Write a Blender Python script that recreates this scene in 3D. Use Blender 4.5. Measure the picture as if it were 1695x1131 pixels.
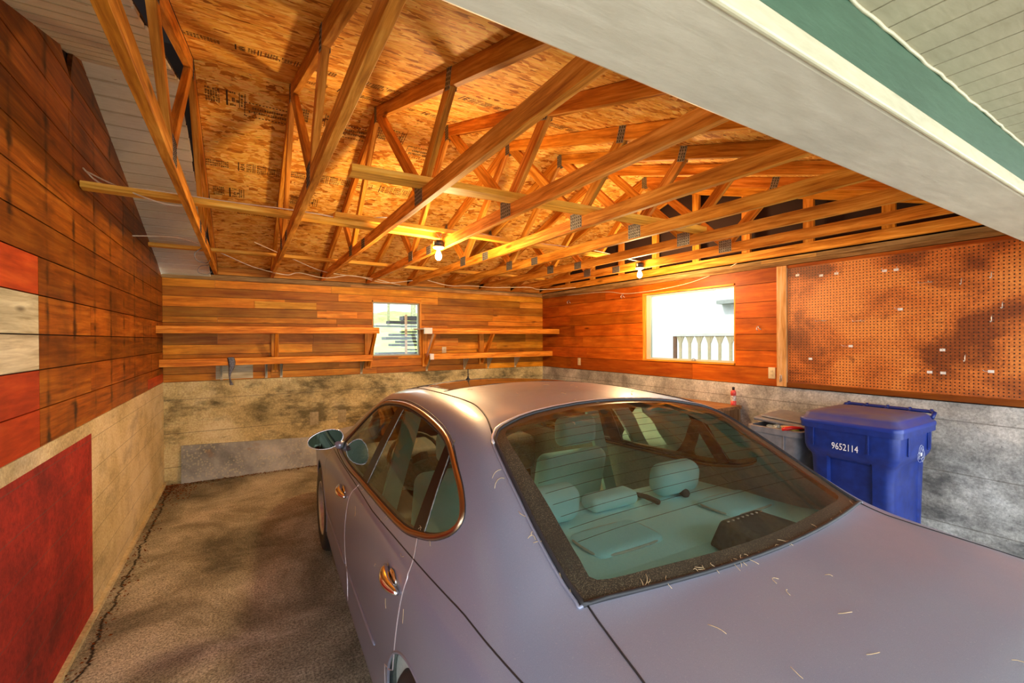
import bpy, bmesh, math, random
from mathutils import Vector, Matrix
R = math.radians
C = bpy.context.scene.collection
for o in list(bpy.data.objects): bpy.data.objects.remove(o)
random.seed(7)

# ------------------------------------------------------------------ camera, world, light, exposure
scn = bpy.context.scene
def cam_axes(yaw, pitch, roll):
    f = Vector((math.sin(yaw), math.cos(yaw), 0)); r = Vector((math.cos(yaw), -math.sin(yaw), 0)); d = Vector((0, 0, -1))
    f2 = f*math.cos(pitch) - d*math.sin(pitch); d2 = d*math.cos(pitch) + f*math.sin(pitch)
    r3 = r*math.cos(roll) + d2*math.sin(roll); d3 = d2*math.cos(roll) - r*math.sin(roll)
    return r3, d3, f2
cr, cd, cf = cam_axes(R(31.11), R(-0.354), R(0.291))
cam = bpy.data.objects.new('camera', bpy.data.cameras.new('camera')); C.objects.link(cam)
m = Matrix((cr, -cd, -cf)).transposed().to_4x4(); m.translation = (0, 0, 1.71)
cam.matrix_world = m
cam.data.sensor_width = 36; cam.data.lens = 36*736/1695; cam.data.clip_start = 0.02; cam.data.clip_end = 200
scn.camera = cam
vs = scn.view_settings
vs.view_transform = 'Standard'; vs.look = 'None'; vs.gamma = 1; vs.use_curve_mapping = False
vs.exposure = 0.45
w = bpy.data.worlds.new('world'); scn.world = w; w.use_nodes = True
bg = w.node_tree.nodes['Background']; bg.inputs[0].default_value = (0.83, 0.91, 1.0, 1); bg.inputs[1].default_value = 4.0
sun = bpy.data.objects.new('sun', bpy.data.lights.new('sun', 'SUN')); C.objects.link(sun)
sun.data.energy = 3.0; sun.data.angle = R(1.5); sun.data.color = (1.0, 0.94, 0.84)
sun.rotation_euler = (R(-12), R(-42), 0)      # high sun over the garage, falls on the house and the slope outside

# ------------------------------------------------------------------ object helpers
def tag(o, label=None, cat=None, group=None, kind=None):
    if label: o['label'] = label
    if cat: o['category'] = cat
    if group: o['group'] = group
    if kind: o['kind'] = kind
    return o
def empty(name, loc=(0,0,0), label=None, cat=None, group=None, rz=0):
    o = bpy.data.objects.new(name, None); C.objects.link(o); o.location = loc; o.rotation_euler.z = rz
    o.empty_display_size = 0.1
    return tag(o, label, cat, group)
class MB:
    """collects shapes of ONE mesh; 'gc' = grain coordinates, 'tint' = colour of each board"""
    def __init__(s): s.v = []; s.f = []; s.gc = []; s.t = []; s.m = []; s.sm = []
    def add(s, vs, fs, gcs=None, tint=(1,1,1), mi=0, smooth=False):
        b = len(s.v); s.v += [tuple(v) for v in vs]
        s.gc += [tuple(g) for g in (gcs or vs)]; s.t += [tint]*len(vs)
        for f in fs: s.f.append(tuple(b+i for i in f)); s.m.append(mi); s.sm.append(smooth)
        return s
    def box(s, lo, hi, tint=(1,1,1), mi=0, ax=None, M=None):
        lo = Vector(lo); hi = Vector(hi); d = hi-lo
        if ax is None: ax = max(range(3), key=lambda i: d[i])
        o = [i for i in range(3) if i != ax]; off = (random.random()*40, random.random()*40, random.random()*40)
        V = [Vector((lo.x if not i & 1 else hi.x, lo.y if not i & 2 else hi.y, lo.z if not i & 4 else hi.z)) for i in range(8)]
        G = [(v[ax]+off[0], v[o[0]]+off[1], v[o[1]]+off[2]) for v in V]
        if M is not None: V = [M @ v for v in V]
        return s.add(V, [(0,2,3,1),(4,5,7,6),(0,1,5,4),(2,6,7,3),(0,4,6,2),(1,3,7,5)], G, tint, mi)
    def beam(s, p0, p1, wd, ht, tint=(1,1,1), mi=0, up=(0,0,1)):
        p0 = Vector(p0); p1 = Vector(p1); d = (p1-p0); L = d.length; x = d.normalized()
        y = Vector(up).cross(x).normalized(); z = x.cross(y)
        M = Matrix((x, y, z)).transposed().to_4x4(); M.translation = p0
        return s.box((0, -wd/2, -ht/2), (L, wd/2, ht/2), tint, mi, 0, M)
    def tube(s, pts, r, n=8, closed=False, tint=(1,1,1), mi=0, flat=None):
        P = [Vector(p) for p in pts]; N = len(P); rs = r if isinstance(r, (list, tuple)) else [r]*N
        V = []; up = Vector((0.13, 0.2, 0.97)); prev = None
        for i, p in enumerate(P):
            a = P[(i-1) % N] if (closed or i > 0) else p; b = P[(i+1) % N] if (closed or i < N-1) else p
            t = (b-a); t = t.normalized() if t.length > 1e-9 else Vector((0,0,1))
            if prev is None:
                q = up if abs(t.dot(up)) < .95 else Vector((1,0,0)); u = t.cross(q).normalized()
            else:
                u = (prev - t*prev.dot(t)).normalized()
            prev = u; k = t.cross(u)
            for j in range(n):
                an = 2*math.pi*j/n; V.append(p + (u*math.cos(an)+k*math.sin(an))*rs[i])
        F = []
        for i in range(N if closed else N-1):
            for j in range(n):
                a = i*n+j; b = i*n+(j+1) % n; c = ((i+1) % N)*n+(j+1) % n; d = ((i+1) % N)*n+j
                F.append((a, b, c, d))
        if not closed: F.append(tuple(range(n-1, -1, -1))); F.append(tuple((N-1)*n+j for j in range(n)))
        return s.add(V, F, None, tint, mi, True)
    def lathe(s, prof, c=(0,0,0), n=24, M=None, tint=(1,1,1), mi=0, caps=True):
        V = []; c = Vector(c)
        for r, z in prof:
            for j in range(n):
                a = 2*math.pi*j/n; V.append(Vector((r*math.cos(a), r*math.sin(a), z)))
        V = [(M @ v if M is not None else v) + c for v in V]
        F = [(i*n+j, i*n+(j+1) % n, (i+1)*n+(j+1) % n, (i+1)*n+j) for i in range(len(prof)-1) for j in range(n)]
        if caps: F.append(tuple(range(n-1, -1, -1))); F.append(tuple((len(prof)-1)*n+j for j in range(n)))
        return s.add(V, F, None, tint, mi, True)
    def prism(s, poly, h, M=None, mi=0, smooth=False):
        n = len(poly); V = [Vector((p[0], p[1], 0)) for p in poly] + [Vector((p[0], p[1], h)) for p in poly]
        if M is not None: V = [M @ v for v in V]
        F = [tuple(range(n-1, -1, -1)), tuple(range(n, 2*n))] + [(i, (i+1) % n, n+(i+1) % n, n+i) for i in range(n)]
        return s.add(V, F, None, (1,1,1), mi, smooth)
    def build(s, name, mats, parent=None, loc=None, bevel=0, sub=0, solid=0):
        me = bpy.data.meshes.new(name); me.from_pydata(s.v, [], s.f); me.update()
        if not isinstance(mats, (list, tuple)): mats = [mats]
        for x in mats: me.materials.append(x)
        me.polygons.foreach_set('material_index', s.m); me.polygons.foreach_set('use_smooth', s.sm)
        a = me.attributes.new('gc', 'FLOAT_VECTOR', 'POINT'); a.data.foreach_set('vector', [c for g in s.gc for c in g])
        a = me.attributes.new('tint', 'FLOAT_COLOR', 'POINT'); a.data.foreach_set('color', [c for g in s.t for c in (g[0], g[1], g[2], 1)])
        o = bpy.data.objects.new(name, me); C.objects.link(o)
        if loc is not None: o.location = loc
        if parent is not None: o.parent = parent
        if bevel:
            b = o.modifiers.new('b', 'BEVEL'); b.width = bevel; b.segments = 2; b.limit_method = 'ANGLE'
        if solid:
            b = o.modifiers.new('t', 'SOLIDIFY'); b.thickness = solid
        if sub:
            b = o.modifiers.new('s', 'SUBSURF'); b.levels = sub; b.render_levels = sub
        return o
def rbox(s, lo, hi, r, n=4, M=None, mi=0, tint=(1,1,1)):
    """box with corners rounded in plan and a rounded top and bottom edge (superellipse rings)"""
    lo = Vector(lo); hi = Vector(hi); c = (lo+hi)/2; hx, hy, hz = (hi-lo)/2
    prof = []
    for i in range(n+1):
        a = math.pi/2*i/n; prof.append((-(hz-r)-r*math.cos(a) if r < hz else -hz*math.cos(a), r*(1-math.sin(a))))
    prof = prof + [(-z, ins) for z, ins in reversed(prof)]
    ring = []
    for z, ins in prof:
        for qx, qy, a0 in ((1,1,0), (-1,1,90), (-1,-1,180), (1,-1,270)):
            for k in range(n+1):
                a = R(a0+90*k/n); rr = max(r-ins, 0.0005)
                ring.append(Vector((qx*(hx-r)+rr*math.cos(a), qy*(hy-r)+rr*math.sin(a), z)) + c)
    m_ = 4*(n+1); k_ = len(prof)
    if M is not None: ring = [M @ v for v in ring]
    F = [(i*m_+j, i*m_+(j+1) % m_, (i+1)*m_+(j+1) % m_, (i+1)*m_+j) for i in range(k_-1) for j in range(m_)]
    F += [tuple(range(m_-1, -1, -1)), tuple((k_-1)*m_+j for j in range(m_))]
    return s.add(ring, F, None, tint, mi, True)
def text_mesh(body, size, depth=0.0008):
    cu = bpy.data.curves.new('text', 'FONT'); cu.body = body; cu.size = size; cu.extrude = depth; cu.align_x = 'CENTER'; cu.align_y = 'CENTER'
    cu.resolution_u = 2
    o = bpy.data.objects.new('text', cu); C.objects.link(o)
    dg = bpy.context.evaluated_depsgraph_get(); me = bpy.data.meshes.new_from_object(o.evaluated_get(dg))
    V = [v.co.copy() for v in me.vertices]; F = [tuple(p.vertices) for p in me.polygons]
    bpy.data.objects.remove(o); bpy.data.curves.remove(cu); bpy.data.meshes.remove(me)
    return V, F

# ------------------------------------------------------------------ materials
class NT:
    def __init__(s, name):
        s.mat = bpy.data.materials.new(name); s.mat.use_nodes = True; s.t = s.mat.node_tree
        s.t.nodes.clear(); s.out = s.n('ShaderNodeOutputMaterial'); s.p = s.n('ShaderNodeBsdfPrincipled'); s.l(s.p.outputs[0], s.out.inputs[0])
    def n(s, k, **kw):
        x = s.t.nodes.new(k)
        for a, b in kw.items(): setattr(x, a, b)
        return x
    def l(s, a, b): s.t.links.new(a, b)
    def put(s, sock, val):
        if hasattr(val, 'is_output') or isinstance(val, bpy.types.NodeSocket): s.l(val, sock)
        else: sock.default_value = val
    def pos(s): return s.n('ShaderNodeNewGeometry').outputs['Position']
    def attr(s, nm, o='Vector'): x = s.n('ShaderNodeAttribute', attribute_name=nm); return x.outputs[o]
    def map(s, v, scale=(1,1,1), rot=(0,0,0), loc=(0,0,0)):
        x = s.n('ShaderNodeMapping'); s.l(v, x.inputs[0]); x.inputs['Scale'].default_value = scale; x.inputs['Rotation'].default_value = rot; x.inputs['Location'].default_value = loc
        return x.outputs[0]
    def noise(s, v, sc=5, det=4, dist=0, rough=.5, o='Fac'):
        x = s.n('ShaderNodeTexNoise'); s.l(v, x.inputs['Vector']); x.inputs['Scale'].default_value = sc; x.inputs['Detail'].default_value = det
        x.inputs['Distortion'].default_value = dist; x.inputs['Roughness'].default_value = rough; return x.outputs[o]
    def voro(s, v, sc=5, o='Distance', feat='F1', rnd=1):
        x = s.n('ShaderNodeTexVoronoi', feature=feat); s.l(v, x.inputs['Vector']); x.inputs['Scale'].default_value = sc; x.inputs['Randomness'].default_value = rnd; return x.outputs[o]
    def ramp(s, v, stops, interp='LINEAR'):
        x = s.n('ShaderNodeValToRGB'); s.l(v, x.inputs[0]); x.color_ramp.interpolation = interp; e = x.color_ramp.elements
        while len(e) < len(stops): e.new(0.5)
        for i, (p, c) in enumerate(stops):
            e[i].position = p; e[i].color = (c, c, c, 1) if isinstance(c, (int, float)) else (*c, 1)
        return x.outputs[0]
    def mix(s, f, a, b, mode='MIX'):
        x = s.n('ShaderNodeMix', data_type='RGBA', blend_type=mode)
        for k, val in ((x.inputs[0], f), (x.inputs[6], a), (x.inputs[7], b)):
            if isinstance(val, tuple): val = (*val[:3], 1)
            s.put(k, val)
        return x.outputs[2]
    def m(s, op, a, b=0.0, c=None):
        x = s.n('ShaderNodeMath', operation=op); s.put(x.inputs[0], a); s.put(x.inputs[1], b)
        if c is not None: s.put(x.inputs[2], c)
        return x.outputs[0]
    def sep(s, v): x = s.n('ShaderNodeSeparateXYZ'); s.l(v, x.inputs[0]); return x.outputs
    def bump(s, h, st=.3, d=.01):
        x = s.n('ShaderNodeBump'); s.l(h, x.inputs['Height']); x.inputs['Strength'].default_value = st; x.inputs['Distance'].default_value = d; s.l(x.outputs[0], s.p.inputs['Normal']); return x
    def set(s, **kw):
        for k, v in kw.items():
            k = {'base': 'Base Color', 'rough': 'Roughness', 'metal': 'Metallic', 'coat': 'Coat Weight', 'spec': 'Specular IOR Level', 'emit': 'Emission Color', 'estr': 'Emission Strength', 'alpha': 'Alpha', 'trans': 'Transmission Weight', 'coatr': 'Coat Roughness'}[k]
            if isinstance(v, tuple): v = (*v[:3], 1)
            s.put(s.p.inputs[k], v)
        return s.mat
def plain(name, col, rough=.5, metal=0, **kw):
    n = NT(name); return n.set(base=col, rough=rough, metal=metal, **kw)
def rough_plain(name, a, b, sc=30, rough=.6, bump=.15, metal=0, det=5, **kw):
    n = NT(name); f = n.noise(n.pos(), sc, det); n.bump(f, bump, .004)
    return n.set(base=n.ramp(f, [(.35, a), (.65, b)]), rough=rough, metal=metal, **kw)
def wood(name, dark, mid, light, rough=.55, contrast=1.0, stain=.0, stain_col=(.02,.01,.005), knots=True, gs=22, bump=.25, stud=False):
    n = NT(name); g = n.attr('gc'); p = n.pos()
    wob = n.noise(n.map(g, (1.2, 5, 5)), 1.5, 3, o='Color')
    gv = n.mix(.035, g, wob, 'ADD')
    f1 = n.noise(n.map(gv, (1.3, gs, gs)), 1.6, 5, .4, .6)
    f2 = n.noise(n.map(gv, (4, gs*5, gs*5)), 1.0, 3)
    f = n.mix(.22, f1, f2)
    col = n.ramp(f, [(.5-.17*contrast, dark), (.5, mid), (.5+.17*contrast, light)])
    col = n.mix(1.0, col, n.attr('tint', 'Color'), 'MULTIPLY')
    if knots:
        kd = n.voro(n.map(gv, (1.7, 6.5, 6.5)), 1.0)
        kk = n.ramp(kd, [(.05, 1.0), (.13, 0.0)])
        gate = n.ramp(n.voro(n.map(gv, (1.7, 6.5, 6.5)), 1.0, 'Color'), [(.55, 0.0), (.6, 1.0)])
        col = n.mix(n.m('MULTIPLY', kk, n.m('MULTIPLY', gate, .8)), col, tuple(c*.35 for c in dark))
    if stain:
        sf = n.ramp(n.noise(p, 1.7, 5, .5, .6), [(.47, 0.0), (.68, 1.0)])
        col = n.mix(n.m('MULTIPLY', sf, stain), col, stain_col)
    if stud:      # black weathering marks down the boards where the nails are
        y = n.sep(p)[1]; z = n.sep(p)[2]
        st = n.m('ABSOLUTE', n.m('SUBTRACT', n.m('FRACT', n.m('DIVIDE', y, .405)), .5))
        wobble = n.m('MULTIPLY', n.noise(n.map(p, (1, 3, 5)), 2.2, 4), .34)
        s1 = n.ramp(n.m('ADD', st, n.m('SUBTRACT', wobble, .12)), [(.02, 1.0), (.13, 0.0)])
        gate = n.ramp(n.noise(n.map(p, (1, .9, 2.6)), 2.1, 3), [(.33, 0.0), (.52, 1.0)])
        col = n.mix(n.m('MULTIPLY', n.m('MULTIPLY', s1, gate), .9), col, (.012, .007, .004))
        ch = n.ramp(n.noise(n.map(p, (1, 18, 18)), 2.4, 3), [(.73, 0.0), (.77, 1.0)])
        col = n.mix(n.m('MULTIPLY', ch, .55), col, (.75, .50, .25))
    blot = n.ramp(n.noise(n.map(g, (1.6, 5, 5), loc=(3, 3, 3)), 1.2, 5, .8, .6), [(.3, .74), (.7, 1.15)]); col = n.mix(1.0, col, blot, 'MULTIPLY')
    n.bump(f, bump, .003)
    return n.set(base=col, rough=rough, spec=.18)
def concrete(name, dark, mid, light, mold=(.04,.04,.03), moldamt=.6, sc=1.4, form=.40, fine=60, bump=.5, zoff=0.0, lo=.50, hi=.68, zfade=None):
    n = NT(name); p = n.pos()
    a = n.noise(p, sc, 8, .3, .65); b = n.noise(p, fine, 4, 0, .7)
    col = n.ramp(a, [(.32, dark), (.5, mid), (.7, light)])
    col = n.mix(.55, col, n.ramp(b, [(.3, .25), (.7, .95)]), 'OVERLAY')
    ml = n.ramp(n.noise(n.map(p, (1, 1, 2.2), loc=(3, 1, 7)), sc*1.1, 9, .2, .72), [(lo, 0.0), (hi, 1.0)])
    if zfade: ml = n.m('MULTIPLY', ml, n.ramp(n.sep(p)[2], [(zfade[0], 1.0), (zfade[1], .25)]))
    col = n.mix(n.m('MULTIPLY', ml, moldamt), col, mold)
    pit = n.ramp(n.voro(p, 26, rnd=1), [(.05, 1.0), (.12, 0.0)]); gate = n.ramp(n.noise(p, 7, 2), [(.5, 0.0), (.6, 1.0)])
    pm = n.m('MULTIPLY', pit, gate); col = n.mix(n.m('MULTIPLY', pm, .7), col, (.05, .045, .035))
    h = n.mix(.5, b, a)
    if form:      # lines left by the form boards
        z = n.m('ADD', n.sep(p)[2], zoff); fr = n.m('ABSOLUTE', n.m('SUBTRACT', n.m('FRACT', n.m('ADD', n.m('DIVIDE', z, form), n.m('MULTIPLY', n.noise(p, 1.5, 2), .02))), .5))
        ln = n.ramp(fr, [(.004, 1.0), (.016, 0.0)]); col = n.mix(n.m('MULTIPLY', ln, .6), col, (.09, .08, .06))
    n.bump(h, bump, .006)
    return n.set(base=col, rough=.85)

M = {}
M['lumber'] = wood('lumber', (.36,.11,.008), (.64,.25,.024), (.84,.42,.07), .55, .8)
M['lumber_pale'] = wood('lumber_pale', (.58,.25,.02), (.84,.45,.055), (.94,.60,.12), .55, .9)
M['lumber_shelf'] = wood('lumber_shelf', (.46,.13,.008), (.74,.27,.022), (.88,.42,.06), .5, .8)
M['siding_left'] = wood('siding_left', (.13,.028,.002), (.40,.105,.008), (.64,.23,.025), .42, 1.25, .55, (.035,.014,.006), stud=True)
M['siding_back'] = wood('siding_back', (.40,.11,.005), (.66,.24,.012), (.80,.38,.035), .45, 1.2, .35, (.15,.04,.004), gs=15)
M['siding_right'] = wood('siding_right', (.30,.048,.003), (.48,.10,.006), (.60,.17,.013), .45, 1.2, .4, (.09,.018,.003), gs=15)
M['white_boards'] = wood('white_wash', (.38,.33,.20), (.62,.56,.36), (.80,.75,.52), .7, .9, .25, (.25,.20,.10))
M['red_boards'] = wood('red_boards', (.30,.030,.008), (.52,.06,.012), (.66,.11,.022), .5, 1.0, .25, (.10,.02,.008), gs=12)
M['plate'] = wood('plate', (.16,.08,.025), (.34,.20,.07), (.50,.33,.14), .7, .9, .3)
M['grey_wood'] = wood('grey_wood', (.17,.08,.035), (.30,.17,.08), (.42,.27,.15), .8, 1.0, .4, (.06,.04,.02))
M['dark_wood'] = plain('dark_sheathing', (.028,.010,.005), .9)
M['gap'] = plain('dark_gap', (.02,.007,.003), .9)
M['galv'] = rough_plain('galvanised_steel', (.16,.17,.16), (.32,.33,.30), 90, .5, .3, .6)
M['black'] = plain('black_plastic', (.012,.012,.013), .45)
M['white'] = rough_plain('porcelain', (.75,.72,.66), (.85,.82,.76), 12, .35, 0)
M['ivory'] = rough_plain('ivory_plastic', (.62,.50,.28), (.72,.60,.36), 12, .4, 0)
M['cable'] = rough_plain('cable_sheath', (.72,.60,.40), (.82,.72,.52), 20, .5, 0)
M['chrome'] = plain('chrome', (.85,.84,.84), .12, 1)
M['wire'] = rough_plain('zinc_wire', (.55,.53,.48), (.8,.78,.72), 60, .35, .1, .8)
def osb_mat(name, rot):
    n = NT(name); p = n.pos(); cols = [(.0,(.34,.10,.008)), (.18,(.66,.26,.03)), (.45,(.84,.42,.07)), (.75,(.95,.58,.16)), (1,(.72,.32,.04))]
    wv = n.noise(p, 5, 3, o='Color'); q = n.mix(.06, p, wv, 'ADD')
    L = []
    for i, (a, sx, sy) in enumerate(((rot, 8, 26), (rot+.6, 9, 20), (rot-.65, 11, 22))):
        c = n.voro(n.map(q, (sx, sy, sy), (0, 0, a), (i*3.1, i*1.7, 0)), 1.0, 'Color'); L.append(n.sep(c)[0])
    L2 = [n.ramp(x, cols) for x in L]
    g1 = n.ramp(n.noise(n.map(p, (5, 16, 16)), 1.6, 2), [(.46, 0.0), (.48, 1.0)]); g2 = n.ramp(n.noise(n.map(p, (7, 14, 14), loc=(5, 5, 5)), 1.6, 2), [(.53, 0.0), (.55, 1.0)])
    col = n.mix(g2, n.mix(g1, L2[0], L2[1]), L2[2])
    fn = n.noise(n.map(q, (14, 120, 120), (0, 0, rot)), 1, 4); col = n.mix(.6, col, n.ramp(fn, [(.3, .2), (.7, .9)]), 'OVERLAY')
    dk = n.ramp(n.noise(n.map(q, (18, 60, 60), (0,0,rot+.2), (9,3,1)), 1, 3), [(.64, 0.0), (.70, 1.0)]); col = n.mix(n.m('MULTIPLY', dk, .55), col, (.16,.035,.006))
    n.bump(n.mix(.5, L[0], fn), .35, .003)
    return n.set(base=col, rough=.6, spec=.2)
M['osb'] = osb_mat('strand_board', .05)
def paint(name, a, b, sc=18, rough=.5, st=.25, chips=None):
    n = NT(name); p = n.pos(); f = n.noise(n.map(p, (1, 5, 5)), sc, 6, .2, .6); f2 = n.noise(p, 2.2, 4)
    col = n.mix(1, n.ramp(f, [(.3, a), (.7, b)]), n.ramp(f2, [(.3, .82), (.7, 1.0)]), 'MULTIPLY')
    if chips:
        c = n.ramp(n.noise(n.map(p, (1.2, 3, 3)), 9, 6, .3, .7), [(.66, 0.0), (.69, 1.0)]); col = n.mix(n.m('MULTIPLY', c, .8), col, chips)
    n.bump(f, st, .004); return n.set(base=col, rough=rough)
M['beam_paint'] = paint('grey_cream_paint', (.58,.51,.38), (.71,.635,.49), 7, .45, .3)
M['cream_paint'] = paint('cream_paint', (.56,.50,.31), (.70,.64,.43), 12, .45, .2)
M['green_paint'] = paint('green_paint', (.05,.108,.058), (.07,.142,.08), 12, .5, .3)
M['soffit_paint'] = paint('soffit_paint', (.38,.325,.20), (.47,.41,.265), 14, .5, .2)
M['old_white'] = paint('old_white_paint', (.80,.77,.58), (.92,.89,.70), 14, .5, .3, (.30,.20,.10))
M['c_back'] = concrete('concrete_back', (.22,.18,.07), (.54,.44,.20), (.76,.65,.36), (.05,.045,.02), .8, 1.5, 0.40, lo=.48, hi=.62)
M['c_left'] = concrete('concrete_left', (.42,.34,.16), (.66,.56,.32), (.82,.74,.50), (.12,.10,.05), .5, 1.3, .20)
M['c_right'] = concrete('concrete_right', (.18,.175,.16), (.36,.35,.32), (.62,.61,.57), (.045,.046,.05), .8, 3.0, .40, zoff=.33, lo=.43, hi=.66, zfade=(.72, 1.02))
M['red_paint'] = concrete('red_painted_concrete', (.14,.007,.003), (.32,.016,.007), (.46,.05,.02), (.10,.006,.004), .6, 1.6, .20, fine=40, bump=.35)
def floor_mat():
    n = NT('concrete_floor'); p = n.pos()
    a = n.noise(p, 1.3, 9, .5, .66); b = n.noise(p, 78, 4, 0, .9); c = n.voro(p, 110)
    col = n.ramp(a, [(.34, (.11,.105,.07)), (.5, (.31,.295,.21)), (.66, (.60,.58,.46))])
    col = n.mix(.62, col, n.ramp(b, [(.40, .0), (.60, 1.0)]), 'OVERLAY')
    pit = n.ramp(c, [(.12, .9), (.3, 0.0)]); gate = n.ramp(n.noise(p, 6, 3), [(.42, 0.0), (.58, 1.0)])
    col = n.mix(n.m('MULTIPLY', pit, gate), col, (.03,.025,.02))
    sw = n.ramp(n.noise(n.map(p, (1, 9, 1), (0, 0, -.35)), 1.6, 5, .3, .7), [(.60, 0.0), (.72, 1.0)]); col = n.mix(n.m('MULTIPLY', sw, .45), col, (.62,.56,.44))
    x, y, z = n.sep(p)
    jd = n.m('ABSOLUTE', n.m('ADD', n.m('SUBTRACT', x, -.735), n.m('MULTIPLY', n.m('SUBTRACT', n.noise(n.map(p, (0, 1, 0)), 2.6, 6, 0, .8), .5), .20)))
    cr_ = n.ramp(jd, [(.004, 1.0), (.011, 0.0)]); gate2 = n.ramp(n.noise(p, 9, 2), [(.25, .4), (.4, 1.0)])
    col = n.mix(n.m('MULTIPLY', cr_, gate2), col, (.012,.010,.008))
    n.bump(n.mix(.5, b, c), .45, .006); return n.set(base=col, rough=.8)
M['floor'] = floor_mat()
def peg_mat():
    n = NT('pegboard'); p = n.pos(); x, y, z = n.sep(p)
    fy = n.m('SUBTRACT', n.m('FRACT', n.m('DIVIDE', y, .0254)), .5); fz = n.m('SUBTRACT', n.m('FRACT', n.m('DIVIDE', z, .0254)), .5)
    d = n.m('SQRT', n.m('ADD', n.m('MULTIPLY', fy, fy), n.m('MULTIPLY', fz, fz)))
    hole = n.ramp(d, [(.17, 1.0), (.22, 0.0)])
    col = n.ramp(n.noise(n.map(p, (1, 1.2, 2)), 1.6, 6, .5), [(.38, (.20,.045,.006)), (.5, (.50,.135,.020)), (.62, (.66,.22,.04))])
    col = n.mix(.4, col, n.ramp(n.noise(p, 55, 3), [(.35, .25), (.65, .85)]), 'OVERLAY')
    dk = n.ramp(n.noise(p, 9, 5, 1.0), [(.64, 0.0), (.72, 1.0)]); col = n.mix(n.m('MULTIPLY', dk, .5), col, (.10,.025,.01))
    n.bump(d, 0.0, .001)
    return n.set(base=n.mix(hole, col, (.015,.006,.003)), rough=.38)
M['peg'] = peg_mat()

# ------------------------------------------------------------------ room numbers
XL, XR, YB, YF = -.82, 4.656, 6.634, .38
ZC = 1.20                       # top of the concrete base
ZP = 2.47                       # underside of the wall plates
RY, RZ, SL = 3.6, 3.565, .312   # ridge position and slope of the roof sheathing
def roof_z(y): return RZ - SL*abs(y-RY)
def S(o): return tag(o, kind='structure')

# floor
b = MB(); b.box((-3.2, -4, -.12), (XR+.25, YB+.2, 0)); S(b.build('floor', M['floor']))

# --- left wall: planks, each its own length and colour inside one wall mesh
rows = [1.215, 1.394, 1.578, 1.744, 1.929, 2.11, 2.28, 2.459, 2.64, 2.82, 3.0, 3.18, 3.36, 3.56]
b = MB()
b.box((XL-.10, YF, 0), (XL-.022, YB, 2.45), mi=1)
b.add([(XL-.10, YF, 2.4), (XL-.10, RY, RZ-.1), (XL-.10, YB, 2.4), (XL-.03, YF, 2.4), (XL-.03, RY, RZ-.1), (XL-.03, YB, 2.4)], [(0,1,2),(3,5,4)], mi=1)
rnd = random.Random(3)
def white_z(y): return 3.39 - .30*abs(y-3.62)
for i in range(len(rows)-1):
    z0, z1 = rows[i], rows[i+1]-.006
    ys = [YF, 2.925, YB] if i < 5 else [YF] + [rnd.uniform(1.5, 2.4), rnd.uniform(3.3, 5.2)] + [YB]
    if 0 < i < 5 and i % 2: ys.insert(2, 3.75)
    for j in range(len(ys)-1):
        y0, y1 = ys[j]+.002, ys[j+1]-.002
        mi = 0; t = rnd.uniform(.55, 1.05)*(.8 if i >= 5 else 1)
        if i < 5 and y1 < 2.93: mi = {0: 3, 1: 3, 2: 2, 3: 2, 4: 3}[i]; t = rnd.uniform(.9, 1.05)
        tint = (t, t*rnd.uniform(.93, 1.05), t*rnd.uniform(.9, 1.1))
        if z1 < 2.46:
            b.box((XL-.022, y0, z0), (XL, y1, z1), tint, mi, 1)
        else:      # cut to the slope of the roof, with a ragged end at every board
            def span(z): h = (3.40 - z)/.30; return 3.62-h, 3.62+h
            a0, a1 = span(z0); c0, c1 = span(z1)
            P0, P1 = max(y0, a0), min(y1, a1); Q0, Q1 = max(y0, c0), min(y1, c1)
            if P1 <= P0: continue
            if Q1 <= Q0: Q0 = Q1 = (P0+P1)/2
            off = rnd.random()*30
            V = [(XL-.022, P0, z0), (XL-.022, P1, z0), (XL-.022, Q1, z1), (XL-.022, Q0, z1), (XL, P0, z0), (XL, P1, z0), (XL, Q1, z1), (XL, Q0, z1)]
            b.add(V, [(0,3,2,1),(4,5,6,7),(0,1,5,4),(1,2,6,5),(2,3,7,6),(3,0,4,7)], [(v[1]+off, v[2]+off, v[0]) for v in V], tint, mi)
b.box((XL, 5.67, 1.222), (XL+.003, 6.60, 1.318), mi=3, ax=1)
wl = S(b.build('wall_left', [M['siding_left'], M['gap'], M['white_boards'], M['red_boards']]))
b = MB(); b.box((XL-.10, YF, 0), (XL+.004, YB, 1.213)); b.box((XL+.004, YF, 0), (XL+.03, YB, .03))
b.box((XL+.004, YF, .03), (XL+.0055, 3.715, 1.135), mi=1)
b.build('concrete_base', [M['c_left'], M['red_paint']], wl)

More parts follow.
